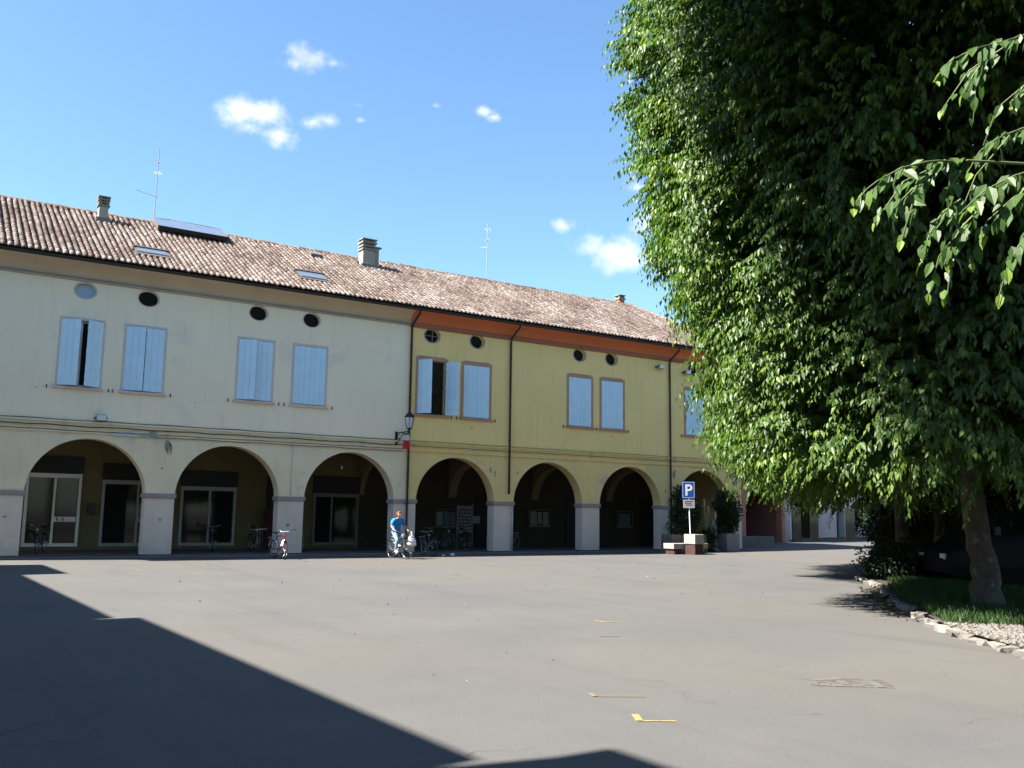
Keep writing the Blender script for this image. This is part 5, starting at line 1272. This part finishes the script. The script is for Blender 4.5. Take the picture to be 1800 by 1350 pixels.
def pane(name, pts): MB().add(pts, [tuple(range(len(pts)))]).build(name, M_GLASS, van)
pane('windscreen', [(.86, -.78, 1.40), (.86, .78, 1.40), (1.50, .70, 2.08), (1.50, -.70, 2.08)])
for s in (-1, 1):
    pane('side_window', [(1.1, s * .958, 1.26), (2.0, s * .962, 1.26), (2.0, s * .80, 2.14), (1.62, s * .80, 2.06)]); pane('side_window', [(2.12, s * .962, 1.26), (3.3, s * .962, 1.26), (3.3, s * .80, 2.16), (2.12, s * .80, 2.16)])
    MB().box(.02, .06, s * .62 - .14, s * .62 + .14, .66, .80).build('headlight', M_LGLASS, van)
    MB().box(1.15, 1.3, s * 1.0 - .06, s * 1.0 + .06, 1.28, 1.48).build('mirror', M_BLACK, van)
    for x in (.95, 3.75):
        w = thing_part('wheel', van, (x, s * .88, .33)); MB().torus((0, 0, 0), (0, 1, 0), .245, .085, 24, 8).build('tyre', M_RUBBER, w, smooth=True)
        mb = MB(); mb.torus((0, s * .06, 0), (0, 1, 0), .2, .018, 24, 5)
        for q in range(6):
            t = 2 * math.pi * q / 6; mb.tube([(0, s * .07, 0), (.2 * math.cos(t), s * .06, .2 * math.sin(t))], .024, 5)
        mb.build('rim', M_ALU, w)

# ------------------------------------------------------------------ trees
CAM_ANG = lambda x, y: math.atan2(CAM.y - y, CAM.x - x)
T1 = (16.5, -24.75)
t1 = thing('leafy_tree', 'huge leafy tree with leaning trunk on the near bed, crown filling the upper right', 'tree', (*T1, .06), 0, 'trees in the bed')
RL = Vector((-.84, .54, 0))     # towards the left of the picture
trunk_mesh(t1, .26, [(.08, -.05, 0), (.04, -.02, .5), (-.02, .02, 1.3), (-.12, .09, 2.4), (-.15, .15, 4.2), (0, 0, 6.5), (.1, 0, 9.5), (0, 0, 12.5)],
    [((-.1, .08, 2.2), (1.9, -1.6, 5.0), .15), ((-.14, .12, 2.9), (-2.6, 1.4, 5.6), .13), ((-.1, .1, 3.6), (-.5, -3.2, 6.2), .12), ((-.1, .1, 4.5), (2.4, 2.2, 7.5), .12), ((0, 0, 6), (-3.2, -1.4, 9), .12), ((0, 0, 7), (2.9, -1.8, 10), .11), ((0, 0, 8), (-.6, 3.2, 11), .1), ((.1, 0, 9), (1.2, -2.2, 12.5), .09), ((.1, 0, 9.4), (-2, .5, 12.5), .09)], 1)
crown('crown', t1, [2.3, 2.55, 3.0, 4.4, 5.7, 6.6, 9, 11, 13, 15.6], [2.9, 3.7, 4.05, 4.3, 4.75, 5.25, 5.95, 5.95, 4.9, 1.5], 19000, 11, .165, .072, .6, dense=(CAM_ANG(*T1) - .55, 1.75, .3), inner=42000, twig_len=(.4, .72))
T2 = (25.8, -16.75)
t2 = thing('leafy_tree', 'second leafy tree further along the bed, dappled light painted into the bark of its straight trunk', 'tree', (*T2, .06), 0, 'trees in the bed')
trunk_mesh(t2, .22, [(0, 0, 0), (.02, 0, 1.5), (-.05, .05, 3.0), (0, 0, 6), (0, 0, 9.5)], [((0, 0, 2.6), (-2.4, 1.6, 5), .11), ((0, 0, 3), (2, -2, 6), .11), ((0, 0, 4), (-1.5, -2.8, 7), .1), ((0, 0, 5), (1.8, 2.5, 8), .1)], 2)
crown('crown', t2, [2.2, 2.7, 3.5, 5, 7, 9, 11, 12.6], [2.4, 3.7, 4.7, 5.2, 5.3, 4.9, 3.6, 1.2], 9500, 11, .165, .075, .6, dense=(CAM_ANG(*T2) - .5, 1.7, .3), inner=22000, twig_len=(.45, .8))
shade_lobe = crown('crown', t2, [2.7, 3.3, 4.4, 5.6, 6.5], [1.2, 2.2, 2.6, 2.2, .9], 1500, 11, .165, .075, .4, inner=4000, twig_len=(.45, .8)); shade_lobe.location = (-5.0, -.7, 0)  # extra hidden lobe, added up-sun to shade the bush and road
MB().tube([(-.1, 0, 3.2), (-2.5, -.3, 4.1), (-5.0, -.7, 4.6)], [.1, .07, .03], 8).build('limb', M_BARK, t2, smooth=True)  # limb added to carry the shading lobe
T3 = (28.0, -16.6)
t3 = thing('leafy_tree', 'slimmer tree with dim trunk just right of the light-flecked one', 'tree', (*T3, .1), 0, 'trees in the bed')
trunk_mesh(t3, .17, [(0, 0, 0), (.04, 0, 1.5), (.1, -.05, 3.5), (.2, -.1, 7)], [((.05, 0, 3), (1.6, -1.8, 6), .08), ((.05, 0, 3.2), (-1.2, 1.6, 6), .08)], 3)
crown('crown', t3, [2.4, 3, 4, 6, 8, 9.6], [1.6, 2.8, 3.6, 3.8, 3, 1], 2200, 12, .15, .075, .7, inner=6000)
T4 = (24.5, -26.5)
t4 = thing('leafy_tree', 'tree behind the van at the right edge, almost lost in shade', 'tree', (*T4, .06), 0, 'trees in the bed')
trunk_mesh(t4, .22, [(0, 0, 0), (.04, 0, 1.5), (.1, -.05, 3.5), (.2, -.1, 7)], [((.05, 0, 3), (1.6, -1.8, 6), .1), ((.05, 0, 3.2), (-1.2, 1.6, 6), .1)], 4)
crown('crown', t4, [2.6, 3.2, 4.5, 7, 10, 12.4], [2.6, 4.2, 5.2, 5.4, 4.2, 1], 4000, 12, .16, .08, .8, inner=12000)
for (tx, ty, seed, lab, pr) in ((32.5, -19.0, 11, 'added low crowned tree behind the slim one, darkening the view under the leaves', [3.2, 4.4, 5.0, 5.0, 3.6, 1]), (30.5, -25.0, 12, 'added low crowned tree behind the van roof, deepening the shade there', [3.4, 4.6, 5.0, 5.0, 3.6, 1]), (38.5, -13.5, 13, 'added farthest tree of the bed, darkening the street end', [2.6, 3.8, 4.4, 4.4, 3.2, 1])):
    tt = thing('leafy_tree', lab, 'tree', (tx, ty, .06), 0, 'trees in the bed')  # these trees are added to darken the background behind the trunks
    trunk_mesh(tt, .18, [(0, 0, 0), (.05, .03, 1.5), (.1, -.05, 3.5), (.2, -.1, 7)], [((.05, 0, 2.6), (1.6, -1.8, 5), .08), ((.05, 0, 2.8), (-1.4, 1.6, 5.4), .08)], seed)
    crown('crown', tt, [1.9, 2.5, 4, 6, 8.5, 10.5], pr, 3200, 11, .19, .09, .7, inner=14000)
# near tree just outside the right edge; a few of its boughs reach into the picture
T0 = (8.6, -30.4)
t0 = thing('leafy_tree', 'nearest tree whose big-leaved sprays hang in from the right edge', 'tree', (*T0, .06), 0, 'trees in the bed')
trunk_mesh(t0, .3, [(0, 0, 0), (.02, -.02, 3.0), (.05, -.05, 6.6), (-.4, 1.0, 9.4), (-.6, 1.3, 12.5)], [((0, 0, 7), (-3, 2.6, 10.4), .13), ((0, 0, 7.3), (1.5, 3.4, 10.6), .12), ((0, 0, 7.0), (2.6, -1.6, 10.5), .12), ((0, .2, 7.6), (-2.8, -.8, 11), .11)], 6)
shade_crown = crown('crown', t0, [6.6, 7.6, 9, 10.5, 12, 13.5, 14.6], [1.4, 3.4, 5.0, 5.6, 5.2, 3.6, 1.2], 4600, 13, .15, .075, .6, inner=14000)  # unseen high crown, placed and sized to shade the big tree
shade_crown.location = (-.3, 1.9, 2.5)
# large single leaves of the sprays: each is a piece
LM = []
M_BIGLEAF = tint_mat('near_leaf', [(0, (.02, .042, .012)), (.5, (.05, .10, .02)), (.85, (.10, .17, .026)), (1, (.20, .26, .035))], .48, .32, translucent=.34)
for k in range(6):
    P = np.zeros((1, 3)); V, F, t = leaf_arrays(P, np.array([[0, 0, -1.0]]), np.array([[0, -1.0, .1]]), np.array([.115]), np.array([.066]), np.array([(.28, .36, .44, .52, .68, .9)[k]]), shape4=True)
    me = bpy.data.meshes.new('leaf'); me.from_pydata([tuple(v) for v in V], [], [tuple(f) for f in F]); at = me.attributes.new('tint', 'FLOAT', 'POINT'); at.data.foreach_set('value', t.astype(np.float32)); me.materials.append(M_BIGLEAF); me.update(); LM.append(me)
M_TWIG = mat('green_twig', (.10, .12, .04), rough=.7, var=.1)
def spray(path, n, size=1.0):
    """one drooping twig through world points with leaves hanging from it"""
    o0 = Vector((*T0, .06)); pts = [Vector(p) for p in path]
    def at(u):
        x = u * (len(pts) - 1); i = min(int(x), len(pts) - 2); return pts[i].lerp(pts[i + 1], x - i)
    sp = MB().tube([at(i / 10) - o0 for i in range(11)], [.007 - .0005 * i for i in range(11)], 5).build('spray', M_TWIG, t0)
    for i in range(n):
        u = (i + .5) / n; p = at(u) - o0; tn = (at(min(1, u + .05)) - at(max(0, u - .05))).normalized(); sd = tn.cross(UP).normalized() * (1 if i % 2 else -1)
        ax = (tn * random.uniform(.2, .8) + sd * random.uniform(.2, .7) + Vector((0, 0, -.8)) + Vector([random.uniform(-.4, .4) for _ in range(3)])).normalized(); p = p + Vector([random.uniform(-.02, .02) for _ in range(3)])
        nv = (-F0 * .5 + RL * .5 + UP * .45 + sd * .3 + Vector([random.uniform(-.4, .4) for _ in range(3)])); nv = (nv - ax * nv.dot(ax)).normalized()
        zc = -ax; yc = -nv; xc = yc.cross(zc)
        k = 5 if u > .9 else (4 if u > .8 and random.random() < .6 else random.randrange(4))
        s = size * random.uniform(.7, 1.25) * (1 - .35 * max(0, u - .7) / .3)
        lf = bpy.data.objects.new('leaf', LM[k]); COL.objects.link(lf); lf.parent = sp
        mx = Matrix((xc, yc, zc)).transposed().to_4x4(); lf.rotation_euler = mx.to_euler(); lf.location = p; lf.scale = (s, s, s)
BW = [  # points of each twig from the bough to its tip, then its number of leaves
    ((4.535, -31.841, 3.491), (4.315, -31.818, 3.458), (4.086, -31.790, 3.376), (3.905, -31.733, 3.264), (3.782, -31.713, 3.136), 20),
    ((4.458, -31.792, 3.474), (4.273, -31.791, 3.355), (4.138, -31.763, 3.244), (4.020, -31.747, 3.105), 13),
    ((4.533, -31.840, 3.443), (4.484, -31.808, 3.364), (4.451, -31.787, 3.301), 7),
    ((4.784, -32.121, 3.426), (4.607, -32.066, 3.358), (4.432, -32.013, 3.261), (4.330, -31.947, 3.149), 16),
    ((4.654, -32.156, 3.340), (4.575, -32.105, 3.234), (4.473, -32.039, 3.113), (4.421, -32.005, 3.032), 13),
    ((4.622, -31.778, 3.323), (4.528, -31.718, 3.241), (4.464, -31.676, 3.114), (4.427, -31.653, 2.966), 15),
    ((4.794, -31.770, 3.295), (4.711, -31.716, 3.196), (4.659, -31.683, 3.099), (4.623, -31.660, 2.987), 12),
    ((5.114, -31.977, 4.350), (4.976, -31.888, 4.290), (4.727, -31.846, 4.189), (4.592, -31.759, 4.103), (4.521, -31.713, 3.986), 17),
    ((4.863, -31.815, 4.175), (4.811, -31.781, 4.089), (4.751, -31.743, 3.970), 7),
    ((5.338, -31.763, 3.908), (5.222, -31.689, 3.853), (5.119, -31.623, 3.774), (5.042, -31.573, 3.623), 12),
    ((4.610, -32.246, 3.098), (4.524, -32.191, 3.039), (4.447, -32.142, 2.922), (4.406, -32.115, 2.807), 11),
    ((5.261, -31.952, 4.181), (5.146, -31.878, 4.076), (5.071, -31.829, 3.937), 9),
]
for tw in BW:
    spray(tw[:-1], int(tw[-1] * 1.25), .86)
    pts = [Vector(p) for p in tw[:-1]]; a = pts[0].lerp(pts[1], .5); tip = pts[-1]
    off = Vector((random.uniform(.03, .22), random.uniform(.03, .2), random.uniform(-.12, .02)))
    mid = a.lerp(tip, .55) + Vector((0, 0, .05)) + off
    spray([a, mid, a.lerp(tip, .9) + off * 1.3 - Vector((0, 0, .08))], max(4, int(tw[-1] * .7)), .8)
# the boughs those twigs grow from
for a, e in (((1.6, -0.6, 5.2), (4.609, -31.829, 3.521)), ((1.5, -0.6, 5.4), (4.784, -32.12, 3.41)), ((1.4, -0.4, 5.8), (5.114, -31.977, 4.35))):
    e = Vector(e) - Vector((*T0, .06)); a = Vector(a) * .25; MB().tube([a + Vector((0, 0, 3.2)), (a + Vector((0, 0, 3.2))).lerp(e, .5) + Vector((0, 0, .15)), e], [.016, .011, .006], 6).build('limb', M_TWIG, t0, smooth=True)
